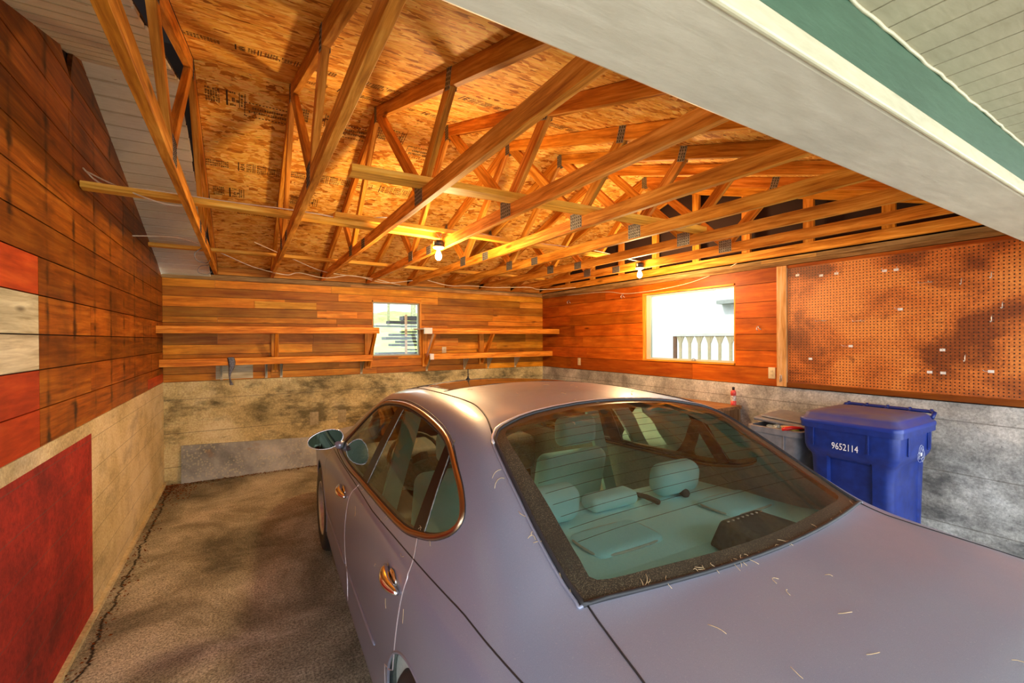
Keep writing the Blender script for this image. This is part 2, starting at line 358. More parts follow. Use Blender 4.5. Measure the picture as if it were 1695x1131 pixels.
# --- planks for the back and right walls (rows with random joints, openings left free)
def plank_wall(b, rows, a0, a1, hole, place, rnd, seglen=(1.0, 2.6), tr=(.68, 1.25)):
    for i in range(len(rows)-1):
        z0, z1 = rows[i], rows[i+1]-.005
        cuts = [a0]; x = a0 + rnd.uniform(.4, 2.0)
        while x < a1-.3: cuts.append(x); x += rnd.uniform(*seglen)
        cuts.append(a1)
        for j in range(len(cuts)-1):
            s0, s1 = cuts[j]+.001, cuts[j+1]-.001; t = rnd.uniform(*tr); tint = (t, t*rnd.uniform(.88, 1.12), t*rnd.uniform(.8, 1.2))
            segs = [(s0, s1, z0, z1)]; out = []
            h0, h1, k0, k1 = hole
            for (p0, p1, q0, q1) in segs:
                if p1 <= h0 or p0 >= h1 or q1 <= k0 or q0 >= k1: out.append((p0, p1, q0, q1)); continue
                if p0 < h0: out.append((p0, h0, q0, q1))
                if p1 > h1: out.append((h1, p1, q0, q1))
                m0, m1 = max(p0, h0), min(p1, h1)
                if q0 < k0: out.append((m0, m1, q0, k0))
                if q1 > k1: out.append((m0, m1, k1, q1))
            for (p0, p1, q0, q1) in out: place(b, p0, p1, q0, q1, tint)
W2 = (1.625, 2.34, 1.463, 2.262)     # back window (x0,x1,z0,z1)
W1 = (2.95, 4.245, 1.425, 2.29)      # right window (y0,y1,z0,z1)
def frame_wall(b, hole, a0, a1, z0, z1, put, mi):
    h0, h1, k0, k1 = hole
    for (p0, p1, q0, q1) in ((a0, h0, z0, z1), (h1, a1, z0, z1), (h0, h1, z0, k0), (h0, h1, k1, z1)): put(b, p0, p1, q0, q1, mi)
b = MB(); rnd = random.Random(11)
frame_wall(b, (W2[0]-.013, W2[1]+.023, W2[2]-.019, W2[3]+.023), XL-.1, XR+.12, 0, 2.62, lambda b, p0, p1, q0, q1, mi: b.box((p0, YB+.02, q0), (p1, YB+.12, q1), mi=mi), 1)
plank_wall(b, [1.212, 1.305, 1.42, 1.54, 1.66, 1.81, 1.93, 2.005, 2.12, 2.25, 2.36, 2.47], XL, XR, (W2[0]-.013, W2[1]+.023, W2[2]-.019, W2[3]+.023),
    lambda b, p0, p1, q0, q1, t: b.box((p0, YB, q0), (p1, YB+.02, q1), t, 0, 0), rnd, (.7, 1.9), (.55, 1.35))
b.box((-.30, YB-.003, 1.222), (.10, YB, 1.398), mi=2, ax=0)
wb = S(b.build('wall_back', [M['siding_back'], M['gap'], M['white_boards']]))
b = MB(); b.box((.125, YB-.014, 2.125), (.858, YB-.001, 2.212), (.95,.9,.75), ax=0); b.build('batten', M['lumber_pale'], wb)
b = MB(); b.box((.87, YB-.004, 2.015), (1.40, YB-.0005, 2.10), (1.15,1.1,1.0), ax=0); b.box((2.33, YB-.004, 1.60), (2.98, YB-.0005, 1.72), (1.1,1.0,.9), ax=0); b.build('patch_board', M['lumber_shelf'], wb)
b = MB(); b.box((XL-.1, YB-.012, 0), (XR+.1, YB+.019, 1.208)); b.build('concrete_base', M['c_back'], wb)
b = MB(); b.box((XL, YB-.05, 2.455), (1.3, YB+.10, 2.493), ax=0); b.box((1.305, YB-.045, 2.455), (XR, YB+.10, 2.493), (1.5,1.25,1.0), ax=0); b.box((XL, YB-.02, 2.494), (XR, YB+.10, 2.519), ax=0)
b.build('top_plate', M['plate'], wb)
b = MB(); rnd = random.Random(21)
frame_wall(b, (W1[0]-.015, W1[1]+.021, W1[2]-.019, W1[3]+.021), YF, YB+.02, 0, 2.62, lambda b, p0, p1, q0, q1, mi: b.box((XR+.02, p0, q0), (XR+.12, p1, q1), mi=mi), 1)
plank_wall(b, [1.212, 1.40, 1.575, 1.748, 1.92, 2.088, 2.28, 2.455], YF, YB, (W1[0]-.015, W1[1]+.021, W1[2]-.019, W1[3]+.021),
    lambda b, p0, p1, q0, q1, t: b.box((XR, p0, q0), (XR+.02, p1, q1), t, 0, 1), rnd, (1.2, 3.0), (.7, 1.15))
wr = S(b.build('wall_right', [M['siding_right'], M['gap']]))
b = MB(); b.box((XR-.012, YF, 0), (XR+.019, YB, 1.205)); b.build('concrete_base', M['c_right'], wr)
b = MB(); b.box((XR-.045, YF, 2.47), (XR+.09, YB-.051, 2.508), ax=1); b.box((XR-.04, YF, 2.4285), (XR+.09, YB-.051, 2.469), (.8,.7,.6), ax=1); b.box((XR-.03, 2.1, 2.470), (XR-.047, 2.62, 2.506), (1.7,1.6,1.2), ax=1)
b.build('top_plate', M['plate'], wr)
# gable above the right wall
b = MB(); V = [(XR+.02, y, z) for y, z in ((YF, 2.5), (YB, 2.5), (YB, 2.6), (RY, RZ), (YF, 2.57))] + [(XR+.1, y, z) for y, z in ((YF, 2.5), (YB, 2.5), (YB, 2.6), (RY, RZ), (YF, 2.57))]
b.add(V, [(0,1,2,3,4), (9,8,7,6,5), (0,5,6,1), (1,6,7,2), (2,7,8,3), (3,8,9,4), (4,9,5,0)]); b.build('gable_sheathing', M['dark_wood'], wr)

# --- roof sheathing (strand board on both slopes) with its printed stamps
b = MB()
def slab(b, x0, x1, ya, za, yb, zb, t, mi=0, tint=(1,1,1)):
    V = [(x, y, z) for (y, z) in ((ya, za), (yb, zb), (yb, zb+t), (ya, za+t)) for x in (x0, x1)]
    b.add(V, [(0,1,3,2), (2,3,5,4), (4,5,7,6), (6,7,1,0), (0,2,4,6), (1,7,5,3)], None, tint, mi)
XO = -.268
ysh = [RY, RY-1.219*.955, RY-2.438*.955, .06]
for i in range(3):
    slab(b, XO, XR+.15, ysh[i]-.0015, roof_z(ysh[i]), ysh[i+1]+.0015, roof_z(ysh[i+1]), .02)
    y0 = RY + (RY-ysh[i]); y1 = min(RY + (RY-ysh[i+1]), 6.78)
    slab(b, XO, XR+.15, y0+.0015, roof_z(y0), y1-.0015, roof_z(y1), .02)
slab(b, -1.2, XR+.2, RY, RZ+.06, -.1, roof_z(-.1)+.06, .02, 1); slab(b, -1.2, XR+.2, RY, RZ+.06, 6.9, roof_z(6.9)+.06, .02, 1)
ceil = S(b.build('ceiling', [M['osb'], M['gap']]))
# stamps: tiny printed characters, bars and a dashed box, laid on the sheathing
rnd = random.Random(5); b = MB()
def on_slope(x, y, dx, dy, sgn):
    """matrix of a stamp: local x along +x of the world turned so that it reads along the slope"""
    n_ = Vector((0, -SL*sgn, -1)).normalized() if sgn > 0 else Vector((0, SL, -1)).normalized()
    z = roof_z(y) - .0012
    ex = Vector((dx, dy, -SL*dy*(1 if y > RY else -1))).normalized(); ez = Vector((0, -SL if y > RY else SL, -1)).normalized(); ey = ez.cross(ex)
    M_ = Matrix((ex*1.12, ey*1.35, ez)).transposed().to_4x4(); M_.translation = (x, y, z); return M_
def quad(b, M_, x0, y0, x1, y1): b.add([M_ @ Vector(p) for p in ((x0,y0,0),(x1,y0,0),(x1,y1,0),(x0,y1,0))], [(0,1,2,3)])
def glyphs(b, M_, x0, y0, n_, h):
    for i in range(n_):
        gx = x0+i*h*.80
        for k in range(3):
            if rnd.random() < .8: quad(b, M_, gx+h*.05, y0+k*h*.36, gx+h*.62, y0+k*h*.36+h*.22)
        if rnd.random() < .8: quad(b, M_, gx+h*.05, y0, gx+h*.18, y0+h*.88)
        if rnd.random() < .6: quad(b, M_, gx+h*.45, y0, gx+h*.6, y0+h*.88)
def stamp_line(x, y, apa=True):
    M_ = on_slope(x, y, 1, 0, 1)
    for r_ in range(3): glyphs(b, M_, -.27, -.035+r_*.024, 12, .017)
    quad(b, M_, -.045, -.045, -.038, .045)
    if apa:
        V, F = text_mesh('APA', .042, .0003); T = M_ @ Matrix.Translation((-.012, 0, .0003)) @ Matrix.Rotation(R(90), 4, 'Z'); b.add([T @ v for v in V], F)
    for r_ in range(4): glyphs(b, M_, .012, -.04+r_*.022, 3, .015)
    quad(b, M_, .055, -.045, .060, .045); quad(b, M_, .068, -.045, .072, .045)
    for r_ in range(4): glyphs(b, M_, .085, -.04+r_*.022, 5, .016)
    quad(b, M_, .155, -.045, .159, -.01); quad(b, M_, .165, .01, .169, .045)
    for r_ in range(3): glyphs(b, M_, .178, -.03+r_*.022, 3, .016)
    quad(b, M_, .225, -.045, .229, .045); quad(b, M_, .238, -.045, .242, .045)
    for r_ in range(2): glyphs(b, M_, .25, -.02+r_*.022, 3, .016)
def stamp_box(x, y):
    M_ = on_slope(x, y, 1, 0, 1)
    for i in range(14): quad(b, M_, -.14+i*.02, -.055, -.14+i*.02+.012, -.049); quad(b, M_, -.14+i*.02, .049, -.14+i*.02+.012, .055)
    for i in range(6): quad(b, M_, -.146, -.05+i*.018, -.140, -.05+i*.018+.011); quad(b, M_, .136, -.05+i*.018, .142, -.05+i*.018+.011)
    glyphs(b, M_, -.10, .008, 13, .018); glyphs(b, M_, -.12, -.022, 16, .018)
def stamp_code(x, y):
    M_ = on_slope(x, y, 1, 0, 1)
    for r_ in range(5): glyphs(b, M_, -.12, -.05+r_*.021, 6, .017)
    quad(b, M_, -.006, -.055, .004, .055); quad(b, M_, .066, -.055, .070, .055); quad(b, M_, .098, -.055, .102, .055)
    glyphs(b, M_, .015, .038, 3, .014); glyphs(b, M_, .025, -.02, 2, .03); glyphs(b, M_, .015, -.05, 3, .014)
    for r_ in range(4): glyphs(b, M_, .076, -.045+r_*.024, 1, .018)
for (x, y) in ((.02, 2.95), (.63, 2.95), (1.25, 2.60), (1.86, 2.60), (.64, 3.36), (1.27, 3.36), (2.45, 2.55), (.02, 4.62), (.63, 4.60), (1.25, 4.6)): stamp_line(x, y)
for (x, y) in ((.18, 3.93), (.80, 3.93), (1.45, 4.0), (.12, 5.3), (.75, 5.3)): stamp_box(x, y)
for (x, y) in ((-.09, 3.86), (.50, 3.86), (1.12, 3.86), (-.1, 5.02), (.55, 5.0)): stamp_code(x, y)
b.build('printed_stamp', plain('stamp_ink', (.035,.016,.006), .7), ceil)

# --- old painted boards under the roof of the first bay (left), following both slopes
b = MB(); y = 3.62
for sgn in (-1, 1):
    y = 3.62
    while abs(y-3.62) < 3.1:
        y2 = y + sgn*.135; e = -.004*sgn
        slab(b, XL-.03 + rnd.uniform(-.01, .01), -.345 + rnd.uniform(-.004, .004), y, 3.39-.30*abs(y-3.62), y2+sgn*(-.022), 3.39-.30*abs(y2+sgn*(-.022)-3.62), .018, 0, (1,)*3)
        slab(b, XL-.03, -.35, y2+sgn*(-.021), 3.389-.30*abs(y2+sgn*(-.021)-3.62), y2+sgn*(-.009), 3.389-.30*abs(y2+sgn*(-.009)-3.62), .016, 2)  # pale strip painted as the light caught along each board groove
        y = y2
slab(b, XL-.05, -.345, 3.62, 3.413, 6.66, 3.413-.30*3.04, .01, 1); slab(b, XL-.05, -.345, 3.62, 3.413, .4, 3.413-.30*3.22, .01, 1)
S(b.build('ceiling', [M['old_white'], M['gap'], M['cream_paint']]))

# --- header over the opening and the porch soffit outside it
b = MB(); b.box((XL-.1, YF, 2.165), (XR+.1, .565, 2.515), ax=0)
hd = S(b.build('wall_front', M['beam_paint'], bevel=.006))
b = MB(); b.box((XL-.1, YF-.012, 2.162), (XR+.4, YF-.0005, 2.202), ax=0); b.build('edge_strip', M['cream_paint'], hd, bevel=.004)
b = MB(); b.box((XL-.1, YF-.010, 2.2025), (XR+.4, YF-.0005, 2.40), ax=0); b.build('fascia_board', M['green_paint'], hd)
b = MB(); x = XL-.1
while x < XR+1.2:
    b.box((x+.0025, -1.0, 2.312), (x+.0775, YF-.012, 2.33), ax=1); x += .08
b.box((XL-.1, -1.0, 2.322), (XR+1.2, YF, 2.34), mi=1)
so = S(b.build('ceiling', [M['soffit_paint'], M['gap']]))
b = MB(); b.tube([(XL+.001+i*.03, YF-.013+rnd.uniform(-.0015, .0015), 2.3105+rnd.uniform(-.0015, .001)) for i in range(185)], .0035, 5); b.build('paint_bead', M['cream_paint'], so)

# ------------------------------------------------------------------ windows
def window_glass():
    n = NT('window_glass'); t = n.n('ShaderNodeBsdfTransparent'); g = n.n('ShaderNodeBsdfGlossy'); g.inputs['Roughness'].default_value = .02; t.inputs[0].default_value = (.93,.96,.94,1)
    mx = n.n('ShaderNodeMixShader'); fr = n.n('ShaderNodeFresnel'); fr.inputs[0].default_value = 1.45; n.l(fr.outputs[0], mx.inputs[0]); n.l(t.outputs[0], mx.inputs[1]); n.l(g.outputs[0], mx.inputs[2]); n.l(mx.outputs[0], n.out.inputs[0]); return n.mat
M['pane'] = window_glass()
M['sash'] = plain('pale_green_sash', (.42,.50,.42), .5)
x0, x1, z0, z1 = W2
b = MB(); b.box((x0-.0, YB-.006, z1), (x1+.03, YB+.10, z1+.022)); b.box((x1, YB-.006, z0), (x1+.022, YB+.10, z1)); b.box((x0, YB-.002, z0-.018), (x1+.022, YB+.10, z0))
b.box((x0-.012, YB-.002, z0), (x0, YB+.10, z1))
wn = S(b.build('window_1', M['lumber_shelf']))
b = MB(); s_ = .022
b.box((x0, YB+.045, z0), (x0+s_, YB+.075, z1)); b.box((x1-s_, YB+.045, z0), (x1, YB+.075, z1)); b.box((x0+s_, YB+.045, z0), (x1-s_, YB+.075, z0+s_)); b.box((x0+s_, YB+.045, z1-s_), (x1-s_, YB+.075, z1))
b.build('window_frame', M['sash'], wn)
b = MB(); b.box((x0+s_, YB+.058, z0+s_), (x1-s_, YB+.061, z1-s_)); b.build('window_pane', M['pane'], wn)
y0, y1, z0, z1 = W1
b = MB(); b.box((XR-.004, y0, z1), (XR+.11, y1+.02, z1+.02)); b.box((XR-.004, y1, z0), (XR+.11, y1+.02, z1)); b.box((XR-.006, y0, z0-.018), (XR+.11, y1+.02, z0)); b.box((XR, y0-.014, z0), (XR+.11, y0, z1))
wn = S(b.build('window_2', M['lumber_shelf']))
b = MB(); s_ = .035
b.box((XR+.05, y1-.07, z0), (XR+.085, y1, z1)); b.box((XR+.05, y0, z0), (XR+.085, y0+.02, z1)); b.box((XR+.05, y0+.02, z0), (XR+.085, y1-.07, z0+.022)); b.box((XR+.05, y0+.02, z1-.022), (XR+.085, y1-.07, z1))
b.build('window_frame', M['sash'], wn)
b = MB(); b.box((XR+.066, y0+.02, z0+.022), (XR+.069, y1-.07, z1-.022)); b.build('window_pane', M['pane'], wn)
b = MB(); b.tube([(XR+.03, 3.49+.022*math.cos(a*.5), z0+.012+.022*math.sin(a*.5)) for a in range(7)], .004, 6); b.tube([(XR+.03, 3.49-.025, z0+.004), (XR+.03, 3.49+.03, z0+.004)], .005, 6); b.build('window_handle', M['galv'], wn)

# ------------------------------------------------------------------ roof trusses
rnd = random.Random(9)
ords = ['first', 'second', 'third', 'fourth', 'fifth', 'sixth', 'seventh', 'eighth', 'ninth']
def truss(k, gable=False):
    x = -.308+.61*k; xm = x+.019
    r = empty('roof_truss', (0, 0, 0), '%s roof truss counted from the left wall%s' % (ords[k], {0: ', beside the old white boards', 3: ', carrying the nearer lamp', 7: ', carrying the farther lamp', 8: ', upright studs against the right gable'}.get(k, ', lumber joined by steel plates')), 'roof truss', 'roof trusses')
    def tn(): t = rnd.uniform(.78, 1.18); return (t, t*rnd.uniform(.92, 1.06), t*rnd.uniform(.85, 1.1))
    t = tn()
    b = MB(); b.box((x, .40, 2.520), (x+.038, 6.69, 2.609), t, ax=1); b.build('bottom_chord', M['lumber'], r, bevel=.002)
    hz = .0445*math.sqrt(1+SL*SL)
    for ye in (.10, 6.70):
        b = MB(); s = 1 if ye > RY else -1
        b.beam((xm, RY+s*.002, RZ-.003-hz), (xm, ye, roof_z(ye)-.003-hz), .038, .089, tn())
        if k and not gable: pass
        b.build('top_chord', M['lumber'], r, bevel=.002)
    zt = lambda y: roof_z(y) - .003 - 2*hz
    if not gable:
        for (a, c) in (((2.60, 2.60), (3.55, zt(3.55)+.03)), ((2.60, 2.60), (2.13, zt(2.13)+.03)), ((4.60, 2.60), (3.65, zt(3.65)+.03)), ((4.60, 2.60), (5.07, zt(5.07)+.03))):
            b = MB(); b.beam((xm, a[0], a[1]), (xm, c[0], c[1]), .035, .085 if abs(a[0]-c[0]) > .6 else .07, tn(), up=(1,0,0)) if False else None
            d = Vector((0, c[0]-a[0], c[1]-a[1])).normalized(); e = Vector((1, 0, 0)); f = d.cross(e)
            L = math.hypot(c[0]-a[0], c[1]-a[1]); Mx = Matrix((d, e, f)).transposed().to_4x4(); Mx.translation = (xm, a[0], a[1])
            b.box((0, -.0175, -.04), (L, .0175, .04), tn(), 0, 0, Mx); b.build('web_brace', M['lumber'], r, bevel=.002)
        plates = [(RY, zt(RY)+.045, .07, .15), (2.13, zt(2.13)+.05, .065, .13), (5.07, zt(5.07)+.05, .065, .13), (2.60, 2.588, .13, .115), (4.60, 2.588, .13, .10), (4.06, 2.562, .12, .08)]
        if k == 0: plates[3] = (2.60, 2.595, .13, .12)
        for (py, pz, wy, wz) in plates:
            b = MB(); s = math.copysign(1, RY-py) if abs(py-RY) > .01 else 0
            an = math.atan(SL)*s if pz > 2.8 else 0
            Mx = Matrix.Translation((0, py, pz)) @ Matrix.Rotation(an, 4, 'X')
            for xx in (x-.0015, x+.038):
                b.box((xx, -wy/2, -wz/2), (xx+.0015, wy/2, wz/2), M=Mx, ax=1)
                side = xx-.0012 if xx < xm else xx+.0015
                ny, nz = int(wy/.02), int(wz/.02)
                for i in range(ny):      # rows of punched teeth
                    for j in range(nz):
                        cy_ = -wy/2+(i+.5)*wy/ny; cz_ = -wz/2+(j+.5)*wz/nz
                        b.box((side, cy_-.003, cz_-.0065), (side+.0012, cy_+.003, cz_+.0065), (.25,.25,.25), 1, M=Mx, ax=2)
            b.build('gusset_plate', [M['galv'], M['gap']], r)
    else:
        y = 1.5
        while y < 6.3:
            b = MB(); b.box((x+.001, y, 2.61), (x+.036, y+.089, zt(y+.04)+.02), tn(), ax=2); b.build('gable_stud', M['lumber'], r)
            y += .61
    return r
for k in range(9): truss(k, k == 8)
b = MB()
for k in range(8):
    x = -.308+.61*k+.04; b.box((x, 6.60, 2.525), (x+.568, 6.635, 2.615), (.85,.8,.75), ax=0)
tag(b.build('blocking', M['lumber'], wb), kind=None)

# ------------------------------------------------------------------ long bracing boards lying across the chords
def brace(p0, p1, wd, th, label, t=(1,1,1)):
    b = MB(); b.beam(p0, p1, wd, th, t); tag(b.build('bracing_board', M['lumber_pale'], bevel=.003), label, 'board', 'bracing boards over the trusses')
zb = 2.6095
brace((-.815, 3.56, zb+.019), (1.60, 3.765, zb+.019), .089, .038, 'long pale bracing board from the left wall across the trusses below the ridge')
brace((.60, 3.62, zb+.057), (3.75, 3.89, zb+.057), .07, .036, 'shorter bracing board lapped over the long one, running to the right past the nearer lamp', (1.08,1.05,1.0))
brace((-.77, 5.42, zb+.018), (4.0, 5.63, zb+.018), .075, .036, 'bracing board nearest the back wall, lying on the truss chords', (.95,.88,.8))
brace((.50, 2.52, zb+.019), (3.35, 2.42, zb+.019), .12, .038, 'wide pale bracing board nearest the opening with a square-cut left end', (1.05,1.0,.95))

# ------------------------------------------------------------------ cables
def cable(pts, label, r=.005, mat='cable', n=10, group='cables'):
    P = [Vector(p) for p in pts]; out = []
    for i in range(len(P)-1):
        a, b_, c, d = P[max(i-1, 0)], P[i], P[i+1], P[min(i+2, len(P)-1)]
        for j in range(n):
            t = j/n; out.append(.5*((2*b_)+(c-a)*t+(2*a-5*b_+4*c-d)*t*t+(-a+3*b_-3*c+d)*t**3))
    out.append(P[-1]); b = MB(); b.tube(out, r, 6); o = b.build('electric_cable', M[mat]); tag(o, label, 'cable', group); return o
cable([(-.82, 3.62, 2.75), (-.72, 3.60, 2.66), (-.5, 3.55, 2.652), (-.1, 3.60, 2.655), (.25, 3.65, 2.67), (.5, 3.62, 2.656), (.75, 3.70, 2.665), (1.0, 3.62, 2.70), (1.25, 3.72, 2.69), (1.43, 3.72, 2.66), (1.50, 3.70, 2.60)], 'cable snaking on the long bracing board from the left wall to the nearer lamp')
cable([(1.50, 3.70, 2.60), (1.56, 3.73, 2.69), (1.9, 3.74, 2.70), (2.4, 3.79, 2.69), (2.9, 3.80, 2.70), (3.4, 3.78, 2.69), (3.8, 3.72, 2.63), (3.95, 3.65, 2.60)], 'cable running from the nearer lamp over the board to the farther lamp')
cable([(-.81, 3.65, 2.74), (-.66, 3.57, 2.655), (-.45, 3.50, 2.57), (-.32, 3.45, 2.55)], 'short loose loop of cable by the end of the long bracing board', group=None)
cable([(-.82, 5.0, 2.62), (-.5, 5.2, 2.67), (-.2, 5.6, 2.63), (.1, 5.9, 2.55), (.45, 6.15, 2.515), (.6, 6.15, 2.55), (.9, 6.1, 2.50), (1.25, 6.15, 2.56), (1.7, 6.3, 2.51), (2.1, 6.25, 2.56)], 'cable sagging between the trusses above the back wall')
cable([(.1, 5.2, 2.70), (.5, 5.7, 2.64), (.9, 6.0, 2.56), (1.5, 6.2, 2.545), (1.95, 6.45, 2.51), (2.0, 6.58, 2.53)], 'second cable drooping to the back wall plate near the window')
cable([(2.2, 6.0, 2.55), (2.6, 6.1, 2.50), (3.0, 6.2, 2.53), (3.3, 6.0, 2.50), (3.8, 5.8, 2.51), (4.1, 5.9, 2.50), (4.5, 5.5, 2.515)], 'cable hanging loosely near the far right corner')
cable([(4.645, 5.9, 2.43), (4.64, 5.0, 2.405), (4.64, 4.6, 2.345), (4.64, 4.3, 2.335), (4.64, 3.9, 2.345), (4.64, 3.5, 2.38), (4.63, 3.1, 2.46), (4.60, 2.88, 2.52)], 'thin cable sagging across the right wall over the window', .0035)
cable([(-.30, 4.9, 2.56), (-.37, 4.92, 2.50), (-.36, 4.95, 2.44), (-.29, 4.95, 2.42), (-.26, 4.9, 2.44)], 'dark hooked wire hanging from the first truss', .004, 'galv')
cable([(-.30, 5.9, 2.54), (-.40, 5.93, 2.52), (-.42, 5.95, 2.46), (-.34, 5.95, 2.44), (-.30, 5.95, 2.47)], 'small hooked wire on the first truss close to the back wall', .004, 'galv')

# ------------------------------------------------------------------ lamps
M['bulb'] = plain('lit_bulb', (1,.8,.5), .3, emit=(1.0,.60,.22), estr=14.0)
def lamp(x, y, label, power):
    r = empty('ceiling_lamp', (x, y, 2.56), label, 'lamp', 'bare bulb lamps')
    b = MB(); b.lathe([(.028,-.035), (.044,-.035), (.044,.015), (.04,.018)], n=8); b.build('junction_box', M['black'], r)
    b = MB(); b.box((-.0465, -.016, -.024), (-.0445, .006, .006)); b.build('box_label', M['white'], r)
    b = MB(); b.lathe([(.010,-.062), (.024,-.060), (.044,-.050), (.050,-.044), (.048,-.035), (.02,-.0352)], n=24); b.build('lamp_holder', M['white'], r)
    b = MB(); b.lathe([(.001,-.158), (.012,-.155), (.022,-.146), (.028,-.133), (.030,-.118), (.026,-.100), (.018,-.082), (.014,-.070), (.0135,-.062)], n=24); bo = b.build('bulb', M['bulb'], r)
    l = bpy.data.lights.new('bulb_light', 'POINT'); l.energy = power; l.color = (1.0, .64, .30); l.shadow_soft_size = .11
    lo = bpy.data.objects.new('bulb_light', l); C.objects.link(lo); lo.parent = r; lo.location = (0, 0, -.19)
lamp(1.475, 3.69, 'lit bare bulb under a round black box, on the nearer truss left of centre', 88)
lamp(3.915, 3.63, 'lit bare bulb under a round black box, right of centre near the right wall window', 80)

# ------------------------------------------------------------------ shelves on the back wall
def shelf(name, x0, x1, yf, z0, z1, label, posts, brackets, whiteend=0, posttop=None, group='plank shelves'):
    r = empty(name, (x0, YB, z0), label, 'shelf', group); L = lambda x, y, z: (x-x0, y-YB, z-z0)
    def bx(nm, lo, hi, mat, ax=None, t=(1,1,1)):
        b = MB(); b.box(L(*lo), L(*hi), t, 0, ax); return b.build(nm, M[mat], r, bevel=.002)
    s = x0 + whiteend
    bx('front_board', (s, yf, z0), (x1, yf+.036, z1), 'lumber_shelf', 0, (1.15,1.1,1.0))
    if whiteend: bx('painted_end', (x0, yf-.004, z0-.002), (s, yf+.036, z1+.002), 'white')
    bx('shelf_board', (x0+.005, yf+.037, z1-.02), (x1-.005, YB-.002, z1), 'lumber_shelf', 0, (.8,.8,.8))
    for px in posts:
        bx('wall_post', (px-.045, YB-.04, 1.29), (px+.045, YB-.002, z1-.021), 'lumber_shelf', 2)
        b = MB(); a = Vector(L(px, YB-.05, 1.34)); c = Vector(L(px, yf+.06, z0+.012)); b.beam(a, c, .036, .07, (.95,.85,.75)); b.build('diagonal_brace', M['lumber_shelf'], r, bevel=.002)
    for px in brackets:
        b = MB(); b.box(L(px-.015, YB-.018, 1.215), L(px+.015, YB-.015, z0+.055)); b.box(L(px-.011, yf+.04, z1-.024), L(px+.011, YB-.018, z1-.021))
        for q in (-.009, .007):
            b.add([L(px+q, YB-.016, 1.225), L(px+q+.002, YB-.016, 1.225), L(px+q+.002, YB-.016, z1-.024), L(px+q, YB-.016, z1-.024), L(px+q, YB-.23, z1-.024), L(px+q+.002, YB-.23, z1-.024)], [(0,1,5,4), (0,4,3), (1,2,5), (3,4,5,2), (0,3,2,1)])
        b.build('metal_bracket', M['cream_paint'], r)
shelf('wall_shelf', XL+.002, 1.587, 6.13, 1.79, 1.872, 'upper plank shelf on the back wall left of the window', [.351, 1.545], [])
shelf('wall_shelf', XL+.002, 1.544, 6.33, 1.408, 1.495, 'lower plank shelf on the back wall left of the window', [], [-.239, .249, .424, 1.452])
shelf('wall_shelf', 2.233, XR-.004, 6.13, 1.79, 1.872, 'upper plank shelf on the back wall right of the window, white painted end', [2.41, 3.388], [], .115)
shelf('wall_shelf', 2.392, XR-.004, 6.33, 1.405, 1.49, 'lower plank shelf on the back wall right of the window, with small white end', [], [2.44, 3.083, 3.52, 4.058], .055)
# strap hanging on the lower shelf
b = MB(); N = 16
V = []; 
for i in range(N+1):
    t = i/N; z = 1.50-.33*t; w_ = .030+.018*math.sin(t*5+1); xo = -.135+.012*math.sin(t*7)
    for s_ in (-1, 1): V += [(xo+s_*w_*.8, 6.322-.006*math.sin(t*9+s_), z), (xo+s_*w_*.5, 6.312-.012*math.sin(t*6), z)]
F = []
for i in range(N):
    a = i*4; c = a+4; F += [(a, a+1, c+1, c), (a+1, a+3, c+3, c+1), (a+3, a+2, c+2, c+3), (a+2, a, c, c+2)]
F += [(0, 2, 3, 1), (N*4, N*4+1, N*4+3, N*4+2)]
b.add(V, F, smooth=True); b.box((-.165, 6.30, 1.4955), (-.105, 6.45, 1.503))
tag(b.build('cloth_strip', rough_plain('grey_cloth', (.10,.11,.14), (.22,.24,.29), 60, .9, .4)), 'dark grey cloth strip hanging over the lower left shelf', 'cloth')

# ------------------------------------------------------------------ small things on the walls
def outlet(loc, face, label):
    r = empty('wall_outlet', loc, label, 'outlet', 'ivory wall outlets', rz=face)
    b = MB(); rbox(b, (-.036, -.007, -.058), (.036, .0, .058), .004, 3); b.build('cover_plate', M['ivory'], r)
    for dz in (-.02, .02):
        b = MB(); b.lathe([(.016, 0), (.016, .002), (.014, .0028)], (0, -.007, dz), 16, Matrix.Rotation(R(90), 4, 'X')); s = b.build('socket', M['ivory'], r)
        b = MB(); b.box((-.007, -.0105, dz-.005), (-.005, -.0095, dz+.005)); b.box((.005, -.0105, dz-.005), (.007, -.0095, dz+.005)); b.build('slot', M['black'], s)
outlet((2.736, YB-.001, 1.53), 0, 'ivory outlet on the back wall between the right shelves')
outlet((XR-.001, 5.605, 1.335), R(-90), 'ivory outlet low on the right wall, between corner and window')
outlet((XR-.001, 2.535, 1.344), R(-90), 'ivory outlet beside the pegboard post')
def wall_hook(loc, label):
    b = MB(); x, y, z = loc; b.tube([(x, y, z+.02), (x-.02, y, z+.02), (x-.045, y, z+.01), (x-.055, y, z-.012), (x-.04, y, z-.03), (x-.03, y, z-.02)], .004, 6); b.tube([(x, y-.02, z-.02), (x-.012, y, z), (x, y+.02, z+.02)], .004, 6)
    tag(b.build('wall_hook', M['wire']), label, 'hook', 'hooks on the right wall')
wall_hook((XR, 2.666, 1.811), 'pale hook on the right wall between window and pegboard')
wall_hook((XR, 4.62, 2.311), 'pale hook on the right wall above the window corner')
wall_hook((XR, 5.848, 2.319), 'pale hook on the right wall nearest the far corner')
for i, xx in enumerate((.821, 1.184)):
    b = MB(); rbox(b, (xx-.055, YB-.016, .54), (xx+.055, YB-.0125, .72), .003, 2)
    tag(b.build('concrete_patch', rough_plain('patch_cement', (.34,.29,.16), (.46,.40,.24), 40, .9, .4)), ['left of two small rectangular cement patches on the back concrete wall', 'right of two small rectangular cement patches on the back concrete wall'][i], 'patch', 'cement patches')
